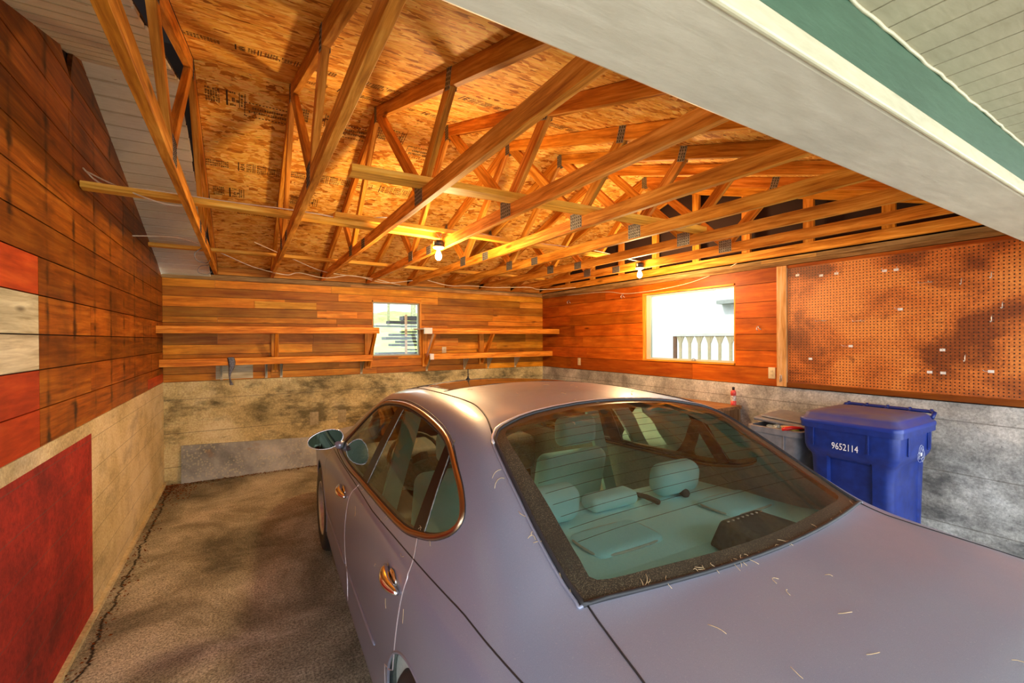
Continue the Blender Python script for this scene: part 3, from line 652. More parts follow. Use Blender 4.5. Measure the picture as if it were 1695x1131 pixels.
# pegboard with post and trims
pg = empty('pegboard', (XR, 1.4, 1.25), 'large brown pegboard on the right wall with post and trim', 'pegboard')
def pp(nm, lo, hi, mat, ax=None, t=(1,1,1), bv=.003):
    b = MB(); b.box([lo[0]-XR, lo[1]-1.4, lo[2]-1.25], [hi[0]-XR, hi[1]-1.4, hi[2]-1.25], t, 0, ax); return b.build(nm, M[mat], pg, bevel=bv)
pp('board', (XR-.020, YF+.01, 1.262), (XR-.012, 2.372, 2.395), 'peg', 1, bv=0)
pp('side_post', (XR-.042, 2.374, 1.218), (XR-.002, 2.468, 2.425), 'lumber_pale', 2, (.78,.78,2.2))
pp('top_trim', (XR-.030, YF+.01, 2.395), (XR-.002, 2.372, 2.425), 'siding_right', 1, (.8,.8,.8))
pp('bottom_trim', (XR-.034, YF+.01, 1.216), (XR-.002, 2.372, 1.262), 'siding_right', 1, (.42,.5,.7))
b = MB(); b.tube([(-.046, 1.02, .02), (-.046, 1.02, .08), (-.05, 1.035, .085)], .003, 6); b.tube([(-.046, 1.035, .01), (-.046, 1.035, .07)], .003, 6); b.build('bent_nail', M['wire'], pg)
hooks = [(2.278,2.317,1,'uppermost left corner of the pegboard'),(2.071,2.288,1,'second from the left in the upper row of the pegboard'),(1.946,2.291,1,'third from the left in the upper row of the pegboard'),(1.59,2.268,1,'left one of a close pair high in the middle of the pegboard'),(1.512,2.266,1,'right one of a close pair high in the middle of the pegboard'),
 (1.321,2.141,2,'wide rusty double prong right of the high close pair'),(1.118,2.129,3,'small dark loop below the top of the pegboard'),(.961,2.157,3,'bright upright loop high at the right of the pegboard'),(.907,1.934,3,'upright loop nearest the right edge of the frame'),(1.485,1.937,1,'lone hook in the middle of the pegboard, above its centre'),
 (2.061,1.863,2,'long slanting wire hook left of the pegboard centre'),(1.764,1.852,2,'t-shaped wire hook at the centre left of the pegboard'),(1.835,1.629,1,'hook below centre in the left half of the pegboard'),(2.164,1.504,1,'lowest left hook of the pegboard near the post'),(1.226,1.606,1,'square plate hook right of centre, above a low pair'),
 (1.098,1.55,3,'small forked hook low at the right of the pegboard'),(1.301,1.43,1,'left one of the low pair of plate hooks'),(1.222,1.428,1,'right one of the low pair of plate hooks'),(.964,1.455,1,'lowest right plate hook of the pegboard'),(.96,1.84,3,'long upright wire at the right of the pegboard')]
for (y, z, kd, lb) in hooks:
    x = XR-.0205; r = None; b = MB()
    if kd == 1:
        b.box((-.003, -.016, -.010), (0, .016, .010)); L = rnd.uniform(.04, .09); a = rnd.uniform(-.5, .5)
        h = b.build('pegboard_hook', M['white'], loc=(x, y, z)); c = MB(); c.tube([(-.003, 0, 0), (-L*.5, a*.03, 0), (-L, a*.06, .004), (-L-.008, a*.07, .014)], .0016, 6); c.build('wire_arm', M['wire'], h)
    elif kd == 2:
        b.tube([(-.002, -.03, 0), (-.03, -.03, -.004), (-.06, -.028, -.006), (-.065, -.028, .008)], .0022, 6); b.tube([(-.002, .03, 0), (-.03, .03, -.004), (-.06, .032, -.006), (-.065, .032, .008)], .0022, 6); b.tube([(-.003, -.034, 0), (-.003, .034, 0)], .0022, 6)
        h = b.build('pegboard_hook', M['wire'], loc=(x, y, z))
    else:
        b.tube([(-.002, 0, .022), (-.012, 0, .018), (-.016, 0, 0), (-.014, 0, -.02), (-.026, .003, -.028), (-.034, .003, -.018)], .003, 6); h = b.build('pegboard_hook', M['wire'], loc=(x, y, z))
    tag(h, 'metal hook, '+lb, 'hook', 'pegboard hooks')

# ------------------------------------------------------------------ panel leaning on the back wall, leaf litter
n = NT('weathered_sheet'); p = n.pos(); a = n.noise(p, 2.2, 7, .3, .65); c = n.voro(n.map(p, (1,1,1)), 34)
col = n.ramp(a, [(.3, (.18,.19,.18)), (.5, (.38,.395,.37)), (.7, (.60,.61,.56))]); sp = n.ramp(c, [(.30, 1.0), (.42, 0.0)]); gt = n.ramp(n.noise(p, 3.2, 3), [(.40, 0.0), (.56, 1.0)])
col = n.mix(n.m('MULTIPLY', sp, n.m('MULTIPLY', gt, .5)), col, (.60,.57,.38)); rs = n.ramp(n.noise(p, 6, 5), [(.62, 0.0), (.7, 1.0)]); col = n.mix(n.m('MULTIPLY', rs, .5), col, (.33,.20,.10))
n.bump(a, .3, .004); M['sheet'] = n.set(base=col, rough=.7)
b = MB(); V = []
for (x, zt_) in ((-.650, .448), (1.95, .33)):
    V += [(x, YB-.085, .002), (x, YB-.030, zt_), (x, YB-.022, .002), (x, YB-.0135, zt_)]
b.add(V, [(0,1,5,4), (2,6,7,3), (0,2,3,1), (4,5,7,6), (1,3,7,5), (0,4,6,2)])
tag(b.build('leaning_sheet', M['sheet'], bevel=.002), 'speckled grey sheet leaning against the bottom of the back wall', 'sheet')
b = MB(); rnd = random.Random(4)
def leaf(x, y, z, s):
    a = rnd.uniform(0, 6.28); t = rnd.uniform(-.5, .5); u = Vector((math.cos(a), math.sin(a), t*.4)); v = Vector((-math.sin(a), math.cos(a), rnd.uniform(-.4, .4)))
    p = Vector((x, y, z)); q = rnd.uniform(.4, 1.2)
    b.add([p-u*s, p-v*s*.45+Vector((0,0,s*.2)), p+u*s, p+v*s*.45], [(0,1,2,3)], None, (q, q*.9, q*.8))
for i in range(1500):
    if i < 700: y = 6.54-abs(rnd.gauss(0, .30)); x = XL+.035+abs(rnd.gauss(0, .17))
    elif i < 1200: x = rnd.uniform(XL, 1.2); y = YB-.09-abs(rnd.gauss(0, .05))
    else: y = rnd.uniform(2.0, 6.4); x = -.735+rnd.gauss(0, .035)
    leaf(max(x, XL+.035), min(y, YB-.1), .004+rnd.uniform(0, .008), rnd.uniform(.005, .016))
tag(b.build('leaf_litter', wood('dry_leaves', (.10,.025,.008), (.22,.07,.02), (.36,.14,.05), .8, 1, 0, knots=False)), 'brown dry leaf litter in the corner and along the floor crack', 'leaves', kind='stuff')

# ------------------------------------------------------------------ cabinet and bottle
cb = empty('wooden_cabinet', (3.978, 2.84, 0), 'old low wooden cabinet against the right wall, behind the car', 'cabinet')
b = MB(); b.box((0, 0, .935), (.645, 1.15, .973), (1.0,.85,.75), ax=1); b.build('top_board', M['grey_wood'], cb, bevel=.004)
b = MB(); x = .03
while x < .60: b.box((x, .025, .0), (x+.088, .045, .93), ax=2); x += .0905
y = .047
while y < 1.05: b.box((.03, y, .0), (.05, y+.118, .93), ax=2); y += .12
b.box((.03, 1.10, 0), (.60, 1.12, .93), ax=2); b.box((.60, .025, 0), (.62, 1.12, .93), ax=2); b.build('cabinet_body', M['grey_wood'], cb)
b = MB(); b.box((.40, .02, .70), (.625, .024, .93), (.8,.7,.6)); b.build('corner_strip', M['grey_wood'], cb)
bt = empty('spray_bottle', (4.565, 2.90, .9735), 'small red and white can with black cap on the cabinet', 'bottle')
b = MB(); b.lathe([(.001,0), (.026,.001), (.028,.006), (.028,.05)], n=20, caps=True); b.lathe([(.0281,.05), (.0281,.105)], n=20, mi=1, caps=False); b.lathe([(.028,.105), (.028,.14), (.024,.155), (.014,.165)], n=20, mi=0)
b.build('can', [rough_plain('can_red', (.60,.05,.05), (.72,.10,.09), 30, .35, 0), rough_plain('can_label', (.25,.22,.20), (.80,.74,.66), 60, .4, 0)], bt)
b = MB(); b.lathe([(.013,.165), (.013,.195), (.009,.20)], n=16); b.build('cap', M['black'], bt)

# ------------------------------------------------------------------ blue recycling cart
M['blue'] = rough_plain('blue_plastic', (.003,.017,.15), (.006,.028,.22), 16, .38, .08)
n = NT('blue_lid_dusty'); p = n.pos(); nz = n.sep(n.n('ShaderNodeNewGeometry').outputs['Normal'])[2]
du = n.m('MULTIPLY', n.ramp(nz, [(.5, 0.0), (.95, 1.0)]), n.ramp(n.noise(p, 9, 5), [(.25, .25), (.7, .85)]))
M['blue_lid'] = n.set(base=n.mix(du, (.006,.03,.25), (.17,.13,.13)), rough=n.m('ADD', .35, n.m('MULTIPLY', du, .4)))
M['pale_blue'] = plain('scuffed_blue', (.04,.08,.42), .4)
def cart(loc, w_, d_, H, mats, label, name, rz=0, group=None, taper=.06, flare=.052, lid=True):
    """local x: front face at 0 going back (+x); local y: width centred"""
    r = empty(name, loc, label, 'bin', group, rz); mb_, ml = mats
    ring = []
    zs = [(0.03, taper, 1), (.06, taper-.002, 1), (H*.60, flare*.9, 1), (H*.715, flare*.8, 1), (H*.735, flare*.7, 0), (H*.77, .012, 0), (H*.80, .004, 0), (H*.93, 0, 0), (H*.97, 0, 0)]
    def plan(ins, nd):
        x0, x1, y0, y1 = ins*.9, d_-ins*.6, -w_/2+ins, w_/2-ins; rr = .055; P = []
        def arc(cx_, cy_, a0):
            for k in range(6): a = R(a0+18*k); P.append((cx_+rr*math.cos(a), cy_+rr*math.sin(a)))
        arc(x0+rr, y0+rr, 180)                      # near front corner
        sx0, sx1 = x0+d_*.42, x0+d_*.76; dd = .012*nd
        P.extend([(sx0, y0), (sx0+.008, y0+dd), (sx1-.008, y0+dd), (sx1, y0)])
        arc(x1-rr, y0+rr, 270); arc(x1-rr, y1-rr, 0)
        P.extend([(sx1, y1), (sx1-.008, y1-dd), (sx0+.008, y1-dd), (sx0, y1)])
        arc(x0+rr, y1-rr, 90)
        fy = w_*.235; fd = .030*nd
        P.extend([(x0, fy), (x0+fd, fy-.012), (x0+fd, -fy+.012), (x0, -fy)])
        return P
    V = []; 
    for z, ins, nd in zs: V += [(x, y, z) for x, y in plan(ins, nd)]
    m_ = len(plan(0, 0)); F = [(i*m_+j, i*m_+(j+1) % m_, (i+1)*m_+(j+1) % m_, (i+1)*m_+j) for i in range(len(zs)-1) for j in range(m_)]
    F.append(tuple(range(m_-1, -1, -1)))
    if lid == 'closed': F.append(tuple((len(zs)-1)*m_+j for j in range(m_)))
    b = MB(); b.add(V, F, smooth=True); bo = b.build('cart_body', mb_, r); 
    e = bo.modifiers.new('e', 'EDGE_SPLIT'); e.split_angle = R(38)
    b = MB()     # rim skirt as a hollow ring
    P1 = plan(-.018, 0); P2 = plan(.006, 0); V = []
    for P_, z in ((P1, H*.925), (P1, H*.975), (P2, H*.98), (P2, H*.925)): V += [(x, y, z) for x, y in P_]
    F = [(i*m_+j, i*m_+(j+1) % m_, ((i+1) % 4)*m_+(j+1) % m_, ((i+1) % 4)*m_+j) for i in range(4) for j in range(m_)]
    b.add(V, F, smooth=True); o = b.build('cart_rim', mb_, r); e = o.modifiers.new('e', 'EDGE_SPLIT'); e.split_angle = R(40)
    b = MB()
    for yy in (-w_*.22, w_*.36): b = MB(); b.box((-.008, yy-.006, H*.80), (.001, yy+.006, H*.925)); b.build('rib', mb_, r, bevel=.002)
    for xx in (.16, d_*.80, d_*.85): b = MB(); b.box((xx-.006, -w_/2-.008, H*.80), (xx+.006, -w_/2+.001, H*.925)); b.build('rib', mb_, r, bevel=.002)
    b = MB()
    for s_ in (-1, 1):
        if lid == 'closed': b = MB(); b.lathe([(.12,-.025), (.13,-.02), (.13,.02), (.12,.025)], (d_-.02, s_*(w_/2+.0), .13), 24, Matrix.Rotation(R(90), 4, 'X')); b.build('cart_wheel', M['black'], r)
    return r, plan, m_
ct, plan, m_ = cart((3.755, 1.515, 0), .605, .66, 1.10, (M['blue'], M['blue_lid']), 'big blue recycling cart numbered 9652114 against the right wall', 'recycling_cart', lid='closed')
H = 1.10; b = MB()
P1 = plan(-.022, 0); V = []; cxl, cyl = .34, 0
for f, z in ((1.0, H*.962), (1.0, H*.982), (.985, H*.99), (.94, H*.995), (.90, H*1.022), (.85, H*1.034), (.60, H*1.046), (.3, H*1.05), (.02, H*1.05)): V += [(cxl+(x-cxl)*f, cyl+(y-cyl)*f, z) for x, y in P1]
F = [(i*m_+j, i*m_+(j+1) % m_, (i+1)*m_+(j+1) % m_, (i+1)*m_+j) for i in range(8) for j in range(m_)] + [tuple(8*m_+j for j in range(m_))]
b.add(V, F, smooth=True); ld = b.build('cart_lid', M['blue_lid'], ct); e = ld.modifiers.new('e', 'EDGE_SPLIT'); e.split_angle = R(50)
b = MB(); 
for yy in (-.19, -.07, .06, .19): b = MB(); b.box((.018, yy-.004, H*.985), (.045, yy+.004, H*1.018)); b.build('lid_rib', M['blue'], ld)
b = MB(); b.tube([(.655, -.29, H*1.0), (.71, -.29, H*1.03), (.72, -.26, H*1.035), (.72, .26, H*1.035), (.71, .29, H*1.03), (.655, .29, H*1.0)], .014, 8)
for yy in (-.15, 0, .15): b.box((.66, yy-.006, H*.99), (.72, yy+.006, H*1.035))
for yy in (-.27, -.14, .0, .14, .27): b.lathe([(.018,-.008), (.018,.008)], (.722, yy, H*1.037), 10, Matrix.Rotation(R(90), 4, 'X'))
b.build('cart_handle', M['blue'], ct)
V, F = text_mesh('9652114', .076); b = MB(); T = Matrix.Translation((-.0008, .010, .900)) @ Matrix(((0,0,-1,0), (-1,0,0,0), (0,1,0,0), (0,0,0,1))) @ Matrix.Diagonal((.64, .92, 1, 1))
b.add([T @ v for v in V], F); b.build('cart_number', plain('white_print', (.85,.85,.9), .5), ct)
b = MB()      # three bent arrows in outline with a white square in the middle
T = Matrix.Translation((.40, -.3035, .865)) @ Matrix.Rotation(R(90), 4, 'X')
for k in range(3):
    Q = Matrix.Rotation(R(120*k), 4, 'Z')
    pts = [(-.052, .012), (-.030, .052), (-.012, .066), (.012, .066), (.026, .048), (.038, .054), (.034, .018), (.002, .034), (.012, .040), (.002, .050), (-.006, .046), (-.026, .006)]
    b.tube([T @ Q @ Vector((x, y, .0)) for x, y in pts], .0008, 4, closed=True)
b.prism([(-.012,-.012), (.012,-.012), (.012,.012), (-.012,.012)], .001, T); b.build('recycling_symbol', plain('white_print_2', (.8,.82,.9), .5), ct)

# ------------------------------------------------------------------ grey bin beside it, lid ajar, rubbish inside
M['greyp'] = rough_plain('grey_plastic', (.15,.165,.20), (.21,.23,.275), 16, .45, .08)
gb, plan2, m2 = cart((3.875, 2.105, 0), .42, .52, .955, (M['greyp'], M['greyp']), 'grey plastic bin with its lid ajar, behind the blue cart', 'rubbish_bin', taper=.05, flare=.03, lid=None)
b = MB(); b.box((.05, -.17, .70), (.48, .17, .72)); b.build('bin_inner', M['black'], gb)
b = MB(); Mx = Matrix.Translation((.085, .0, .952)) @ Matrix.Rotation(R(-3.5), 4, 'Y') @ Matrix.Rotation(R(3), 4, 'X')
rbox(b, (0, -.215, 0), (.42, .225, .03), .014, 4, Mx); rbox(b, (.04, -.17, .03), (.38, .18, .052), .02, 4, Mx); b.build('bin_lid', M['greyp'], gb)
def blob(name, c, s, mat, label, cat, seed):
    rr = random.Random(seed); b = MB(); bm = bmesh.new(); bmesh.ops.create_icosphere(bm, subdivisions=3, radius=1)
    for v in bm.verts:
        k = 1+.22*math.sin(v.co.x*5+seed)+.18*math.sin(v.co.y*7+seed*2)+rr.uniform(-.07, .07); v.co = Vector((v.co.x*s[0]*k, v.co.y*s[1]*k, v.co.z*s[2]*k)) + Vector(c)
    b.add([v.co for v in bm.verts], [tuple(v.index for v in f.verts) for f in bm.faces]); bm.free(); tag(b.build(name, mat), label, cat, 'rubbish in the grey bin')
blob('plastic_bag', (3.98, 2.12, .90), (.055, .085, .045), rough_plain('bag_pale', (.30,.42,.48), (.55,.66,.70), 30, .3, .2), 'crumpled pale blue plastic bag in the grey bin', 'bag', 1)
blob('plastic_bag', (3.975, 1.99, .895), (.05, .07, .04), rough_plain('bag_green', (.16,.25,.07), (.32,.42,.14), 30, .4, .2), 'crumpled green bag in the grey bin next to the blue cart', 'bag', 2)
b = MB(); b.beam((3.93, 2.06, .945), (4.06, 1.93, .968), .05, .012); tag(b.build('paper_scrap', rough_plain('cardboard', (.46,.33,.20), (.60,.46,.30), 20, .8, .1)), 'tan cardboard strip sticking out of the grey bin', 'cardboard', 'rubbish in the grey bin')
b = MB(); b.tube([(3.862, 2.02, .936), (3.87, 1.99, .948), (3.895, 1.96, .956), (3.94, 1.92, .957), (3.97, 1.90, .95)], [.013, .017, .015, .011, .006], 10); tag(b.build('red_handle', plain('red_plastic', (.65,.02,.015), .35)), 'bright red plastic handle lying over the front rim of the grey bin', 'handle', 'rubbish in the grey bin')

# ------------------------------------------------------------------ outside, seen through the two windows
g = NT('hill_grass'); p = g.pos(); f = g.noise(p, 2.2, 8, .3, .7)
M['grass'] = g.set(base=g.ramp(f, [(.3, (.05,.10,.01)), (.5, (.20,.28,.04)), (.7, (.42,.46,.12))]), rough=.8)
b = MB(); nx, ny = 30, 24; V = []; rnd = random.Random(2)
for j in range(ny+1):
    for i in range(nx+1):
        x = -5+i*.7; y = YB+.125+j*.9; V.append((x, y, .9+max(0, (y-9))*.13+rnd.uniform(-.05, .05)+.12*math.sin(x*1.3+y)))
b.add(V, [(j*(nx+1)+i, j*(nx+1)+i+1, (j+1)*(nx+1)+i+1, (j+1)*(nx+1)+i) for j in range(ny) for i in range(nx)], smooth=True)
S(b.build('ground_hill', M['grass']))
b = MB(); b.box((XR+.121, -3, -.1), (12, YB+.1, 0)); S(b.build('ground_yard', rough_plain('yard', (.3,.28,.2), (.45,.42,.32), 4, .9, .1)))
rnd = random.Random(8); M['old_plank'] = wood('weathered_plank', (.03,.03,.035), (.06,.055,.06), (.10,.09,.09), .8, 1, 0, knots=False)
z = 1.36
sp = [(1.36,3.05,4.6,.07),(1.46,3.75,4.6,.03),(1.56,3.35,4.6,.05),(1.63,3.5,4.6,.05),(1.70,3.2,4.6,.06),(1.78,3.35,4.6,.05),(1.86,3.6,4.6,.03),(1.98,3.0,4.6,.03),(2.05,3.3,4.6,.06),(2.13,3.6,4.6,.09)]
for i, (z, xa, xb, th) in enumerate(sp):
    b = MB(); b.box((xa-.62, 9.5+rnd.uniform(-.05, .05), z), (xb-.7, 9.8, z+th), ax=0)
    tag(b.build('stacked_plank', M['old_plank']), ['lowest plank', 'second plank from the bottom', 'third plank from the bottom', 'fourth plank from the bottom', 'fifth plank from the bottom', 'sixth plank from the bottom', 'seventh plank from the bottom', 'eighth plank from the bottom', 'second plank from the top', 'topmost plank'][i] + ' of the lumber rack outside the back window', 'plank', 'planks on the outdoor rack')
rk = empty('lumber_rack', (3.15, 9.6, .9), 'rusty upright rack holding planks outside the back window', 'rack')
for xx in (-.15, .55):
    b = MB(); b.box((xx, -.14, -.1), (xx+.05, -.11, 1.35)); b.build('rack_post', rough_plain('rust', (.30,.14,.07), (.42,.22,.12), 30, .8, .2), rk)
for (z, xa, xb, th) in sp:
    pass
b = MB()
for (z, xa, xb, th) in sp: b.box((-.14, -.11, z-.9-.012), (-.10, .2, z-.9-.002)); b.box((.55, -.11, z-.9-.012), (.59, .2, z-.9-.002))
b.build('rack_arm', M['galv'], rk)
for i, (xx, yy, h) in enumerate(((2.9, 15, 5), (4.1, 17, 6), (4.9, 14.5, 5), (6.0, 18, 6), (5.3, 19, 6), (3.4, 20, 6))):
    b = MB(); z0 = .8+(yy-9)*.13; b.tube([(xx, yy, z0), (xx+.03, yy, z0+h*.4), (xx-.05, yy, z0+h)], [.07, .055, .03], 8); tr = b.build('tree_trunk', rough_plain('bark', (.34,.30,.20), (.52,.47,.34), 20, .9, .3))
    tag(tr, ['thin tree trunk on the slope, leftmost seen in the back window', 'thin tree trunk behind the lumber rack', 'thin tree trunk right of the lumber rack', 'slim distant tree trunk at the right', 'far slim tree trunk in the middle', 'farthest slim tree trunk at the left'][i], 'tree trunk', 'tree trunks outside the back window')
# neighbouring white house with a porch railing, seen through the right window
hs = empty('white_house', (7.6, 4.5, 0), 'white house wall with brown trim outside the right window', 'house')
M['house'] = rough_plain('house_white', (.45,.45,.44), (.52,.52,.51), 6, .6, .05); M['brown'] = plain('brown_trim', (.12,.055,.025), .6)
b = MB(); b.box((.3, -6, 0), (.4, 6, 4.2)); b.build('house_wall', M['house'], hs)
b = MB(); b.box((.27, 3.08, 1.06), (.30, 3.16, 3.4)); b.box((.27, 1.5, 1.02), (.30, 3.16, 1.06)); b.build('door_trim', M['brown'], hs)
b = MB(); b.box((.12, .1, 2.35), (.30, .75, 2.42)); b.build('eave_bracket', M['galv'], hs)
rl = empty('porch_railing', (6.6, 2.0, .9), 'white porch railing with round-topped gaps outside the right window', 'railing')
b = MB(); b.box((0, 0, .845), (.05, 3.35, .885)); b.build('top_rail', M['house'], rl)
b = MB(); b.box((.01, 0, -.9), (.05, .06, .84)); b.box((.01, 3.29, -.9), (.05, 3.35, .84)); b.build('end_post', M['brown'], rl)
for i in range(17):
    y = .14+i*.19; b = MB(); b.box((.015, y, -.3), (.04, y+.045, .84))
    for s_ in (-1, 1): b.add([(.018, y+.022, .84), (.018, y+.022+s_*.09, .84), (.018, y+.022+s_*.06, .80), (.018, y+.022+s_*.03, .72), (.038, y+.022, .84), (.038, y+.022+s_*.09, .84), (.038, y+.022+s_*.06, .80), (.038, y+.022+s_*.03, .72)], [(0,1,2,3), (4,5,6,7), (1,5,6,2), (2,6,7,3)])
    b.build('baluster', M['soffit_paint'], rl)

# ------------------------------------------------------------------ the car
import numpy as np
TH = R(2.0); CO = Vector((1.345, 1.15, 0)); UX = Vector((math.cos(TH), -math.sin(TH), 0)); VX = Vector((math.sin(TH), math.cos(TH), 0))
car = empty('car', tuple(CO), 'silver mauve four-door sedan parked nose-in, seen from its left rear', 'car', rz=-TH)
# everything below is in the car's own axes: u to its right, v forward from the rear axle, z up
def sec(v, w_, belt, g7, g8, g9, g10, g11, sh=None, sill=.20, z4=None):
    ub, zb = belt; sh = sh or (min(w_-.005, ub+.036), zb-.055)
    return [(v, .72*w_, sill-.03), (v, w_-.035, sill), (v, w_-.012, .42), (v, w_, .62), (v, w_-.004, .80 if z4 is None else z4), (v, *sh), (v, ub, zb)] + [g if len(g) == 3 else (v, *g) for g in (g7, g8, g9, g10, g11)]
ST = [
 sec(-1.13, .72, (.60,.70), (.50,.72), (.42,.73), (.32,.735), (.15,.74), (0,.74), z4=.60, sill=.30, sh=(.68,.66)),
 sec(-1.10, .80, (.70,.86), (.62,.93), (.50,.96), (.38,.975), (.19,.985), (0,.985), z4=.70, sill=.27),
 sec(-.98, .86, (.80,.955), (.72,1.005), (.60,1.025), (.42,1.04), (.21,1.05), (0,1.052), z4=.76, sill=.24),
 sec(-.75, .895, (.845,.965), (.76,1.018), (.64,1.043), (.44,1.058), (.22,1.066), (0,1.068)),
 sec(-.46, .912, (.855,.975), (.765,1.035), (.672,1.062), (.46,1.078), (.23,1.086), (0,1.088)),
 sec(-.36, .917, (.856,.98), (.765,1.050), (.668,1.085), (.455,1.112), (.225,1.122), (0,1.126)),
 sec(-.20, .921, (.858,.985), (.757,1.105), (.655,1.160), (.45,1.188), (.22,1.200), (0,1.204)),
 sec(0.0, .925, (.862,.985), (.745,1.180), (.640,1.262), (.445,1.290), (.22,1.303), (0,1.307)),
 sec(.20, .927, (.866,.982), (.738,1.215), (.628,1.345), (.445,1.375), (.22,1.390), (0,1.395)),
 sec(.38, .927, (.868,.978), (.734,1.225), (.620,1.378), (.445,1.412), (.22,1.428), (0,1.433)),
 sec(.80, .927, (.870,.968), (.738,1.225), (.622,1.398), (.445,1.434), (.22,1.452), (0,1.458)),
 sec(1.25, .927, (.870,.955), (.740,1.215), (.626,1.390), (.445,1.428), (.22,1.447), (0,1.453)),
 sec(1.60, .926, (.869,.948), (.742,1.185), (.632,1.352), (.445,1.400), (.22,1.424), (0,1.432)),
 sec(1.90, .925, (.867,.940), (.752,1.115), (.645,1.262), (.450,1.325), (.22,1.356), (0,1.366)),
 sec(2.20, .922, (.862,.930), (.775,1.030), (.675,1.135), (.460,1.205), (.23,1.238), (0,1.248)),
 sec(2.48, .918, (.852,.915), (.790,.955), (.705,.995), (.470,1.065), (.24,1.095), (0,1.105)),
 sec(2.70, .912, (.835,.895), (.770,.925), (.680,.945), (.470,.970), (.24,.982), (0,.985)),
 sec(3.10, .900, (.800,.855), (.720,.885), (.610,.900), (.420,.915), (.21,.922), (0,.924)),
 sec(3.45, .875, (.740,.800), (.660,.830), (.560,.845), (.400,.858), (.20,.864), (0,.866), z4=.72),
 sec(3.68, .815, (.650,.720), (.580,.745), (.490,.755), (.350,.765), (.18,.770), (0,.772), z4=.62, sill=.24),
 sec(3.80, .700, (.520,.60), (.440,.625), (.360,.635), (.260,.64), (.13,.645), (0,.645), z4=.52, sill=.26, sh=(.60,.57)),
]
ST = np.array(ST)       # stations x 12 x 3, left side gets u -> -u
def pchip(x, Y, q):
    x = np.asarray(x, float); h = np.diff(x); d = np.diff(Y, axis=0)/h[:, None]; m_ = np.zeros_like(Y)
    for k in range(1, len(x)-1):
        w1 = 2*h[k]+h[k-1]; w2 = h[k]+2*h[k-1]; s = d[k-1]*d[k] > 0
        with np.errstate(all='ignore'): hm = (w1+w2)/(w1/d[k-1]+w2/d[k])
        m_[k] = np.where(s, hm, 0)
    m_[0] = d[0]; m_[-1] = d[-1]; out = np.zeros((len(q), Y.shape[1]))
    for i, t in enumerate(q):
        k = min(max(np.searchsorted(x, t)-1, 0), len(x)-2); s = (t-x[k])/h[k]
        out[i] = (2*s**3-3*s**2+1)*Y[k]+(s**3-2*s**2+s)*h[k]*m_[k]+(-2*s**3+3*s**2)*Y[k+1]+(s**3-s**2)*h[k]*m_[k+1]
    return out
SV = ST[:, 0, 0]
vq = np.concatenate([np.linspace(-1.13, -1.0, 9)[:-1], np.arange(-1.0, 3.64, .022), np.linspace(3.64, 3.80, 12)])
G = pchip(SV, ST[:, :, 1:].reshape(len(SV), -1), vq).reshape(len(vq), 12, 2)
NS = 7
def cr_row(P):          # Catmull-Rom across the section, corners slightly relaxed
    out = []; n_ = len(P); Pm = np.array([P[-2][0]*-1, P[-2][1]])
    for i in range(n_-1):
        a = P[i-1] if i else 2*P[0]-P[1]; b_, c = P[i], P[i+1]; d = P[i+2] if i+2 < n_ else Pm
        for j in range(NS):
            t = j/NS; out.append(.5*((2*b_)+(c-a)*t+(2*a-5*b_+4*c-d)*t*t+(-a+3*b_-3*c+d)*t**3))
    out.append(P[-1]); return out
GR = np.array([cr_row(g) for g in G])      # rows x cols x (u,z)
NC = GR.shape[1]
def side_u(v, z):       # half width of the body at height z, outside face
    i = np.searchsorted(vq, v)-1; i = min(max(i, 0), len(vq)-2); f = (v-vq[i])/(vq[i+1]-vq[i]); r = GR[i]*(1-f)+GR[i+1]*f
    for j in range(NS, 9*NS):
        if (r[j][1]-z)*(r[j+1][1]-z) <= 0 and r[j+1][1] != r[j][1]:
            s = (z-r[j][1])/(r[j+1][1]-r[j][1]); return float(r[j][0]*(1-s)+r[j+1][0]*s)
    return float(r[6*NS][0])
def top_z(u, v):
    u = abs(u); i = np.searchsorted(vq, v)-1; i = min(max(i, 0), len(vq)-2); f = (v-vq[i])/(vq[i+1]-vq[i]); r = GR[i]*(1-f)+GR[i+1]*f
    for j in range(NC-1, 5*NS, -1):
        if r[j][0] <= u <= r[j-1][0]:
            s = (u-r[j][0])/(r[j-1][0]-r[j][0]+1e-9); return float(r[j][1]*(1-s)+r[j-1][1]*s)
    return float(r[6*NS][1])
# polygon tools
def smooth_poly(P, n=6, sharp=()):
    out = []; N = len(P)
    for i in range(N):
        a, b_, c, d = [np.array(P[(i+k) % N], float) for k in (-1, 0, 1, 2)]
        if i in sharp: a = 2*b_-c
        if (i+1) % N in sharp: d = 2*c-b_
        for j in range(n):
            t = j/n; out.append(tuple(.5*((2*b_)+(c-a)*t+(2*a-5*b_+4*c-d)*t*t+(-a+3*b_-3*c+d)*t**3)))
    return out
def sdf(poly, X, Y):
    P = np.array(poly); Q = np.roll(P, -1, 0); X = np.asarray(X, float); Y = np.asarray(Y, float); d = np.full(X.shape, 1e9); ins = np.zeros(X.shape, bool)
    for (a, b_) in zip(P, Q):
        e = b_-a; L = e@e+1e-12; t = np.clip(((X-a[0])*e[0]+(Y-a[1])*e[1])/L, 0, 1)
        d = np.minimum(d, np.hypot(X-a[0]-t*e[0], Y-a[1]-t*e[1]))
        c = (a[1] > Y) != (b_[1] > Y)
        with np.errstate(all='ignore'): xi = a[0]+(Y-a[1])*e[0]/(e[1] if abs(e[1]) > 1e-12 else 1e-12)
        ins ^= c & (X < xi)
    return np.where(ins, -d, d)
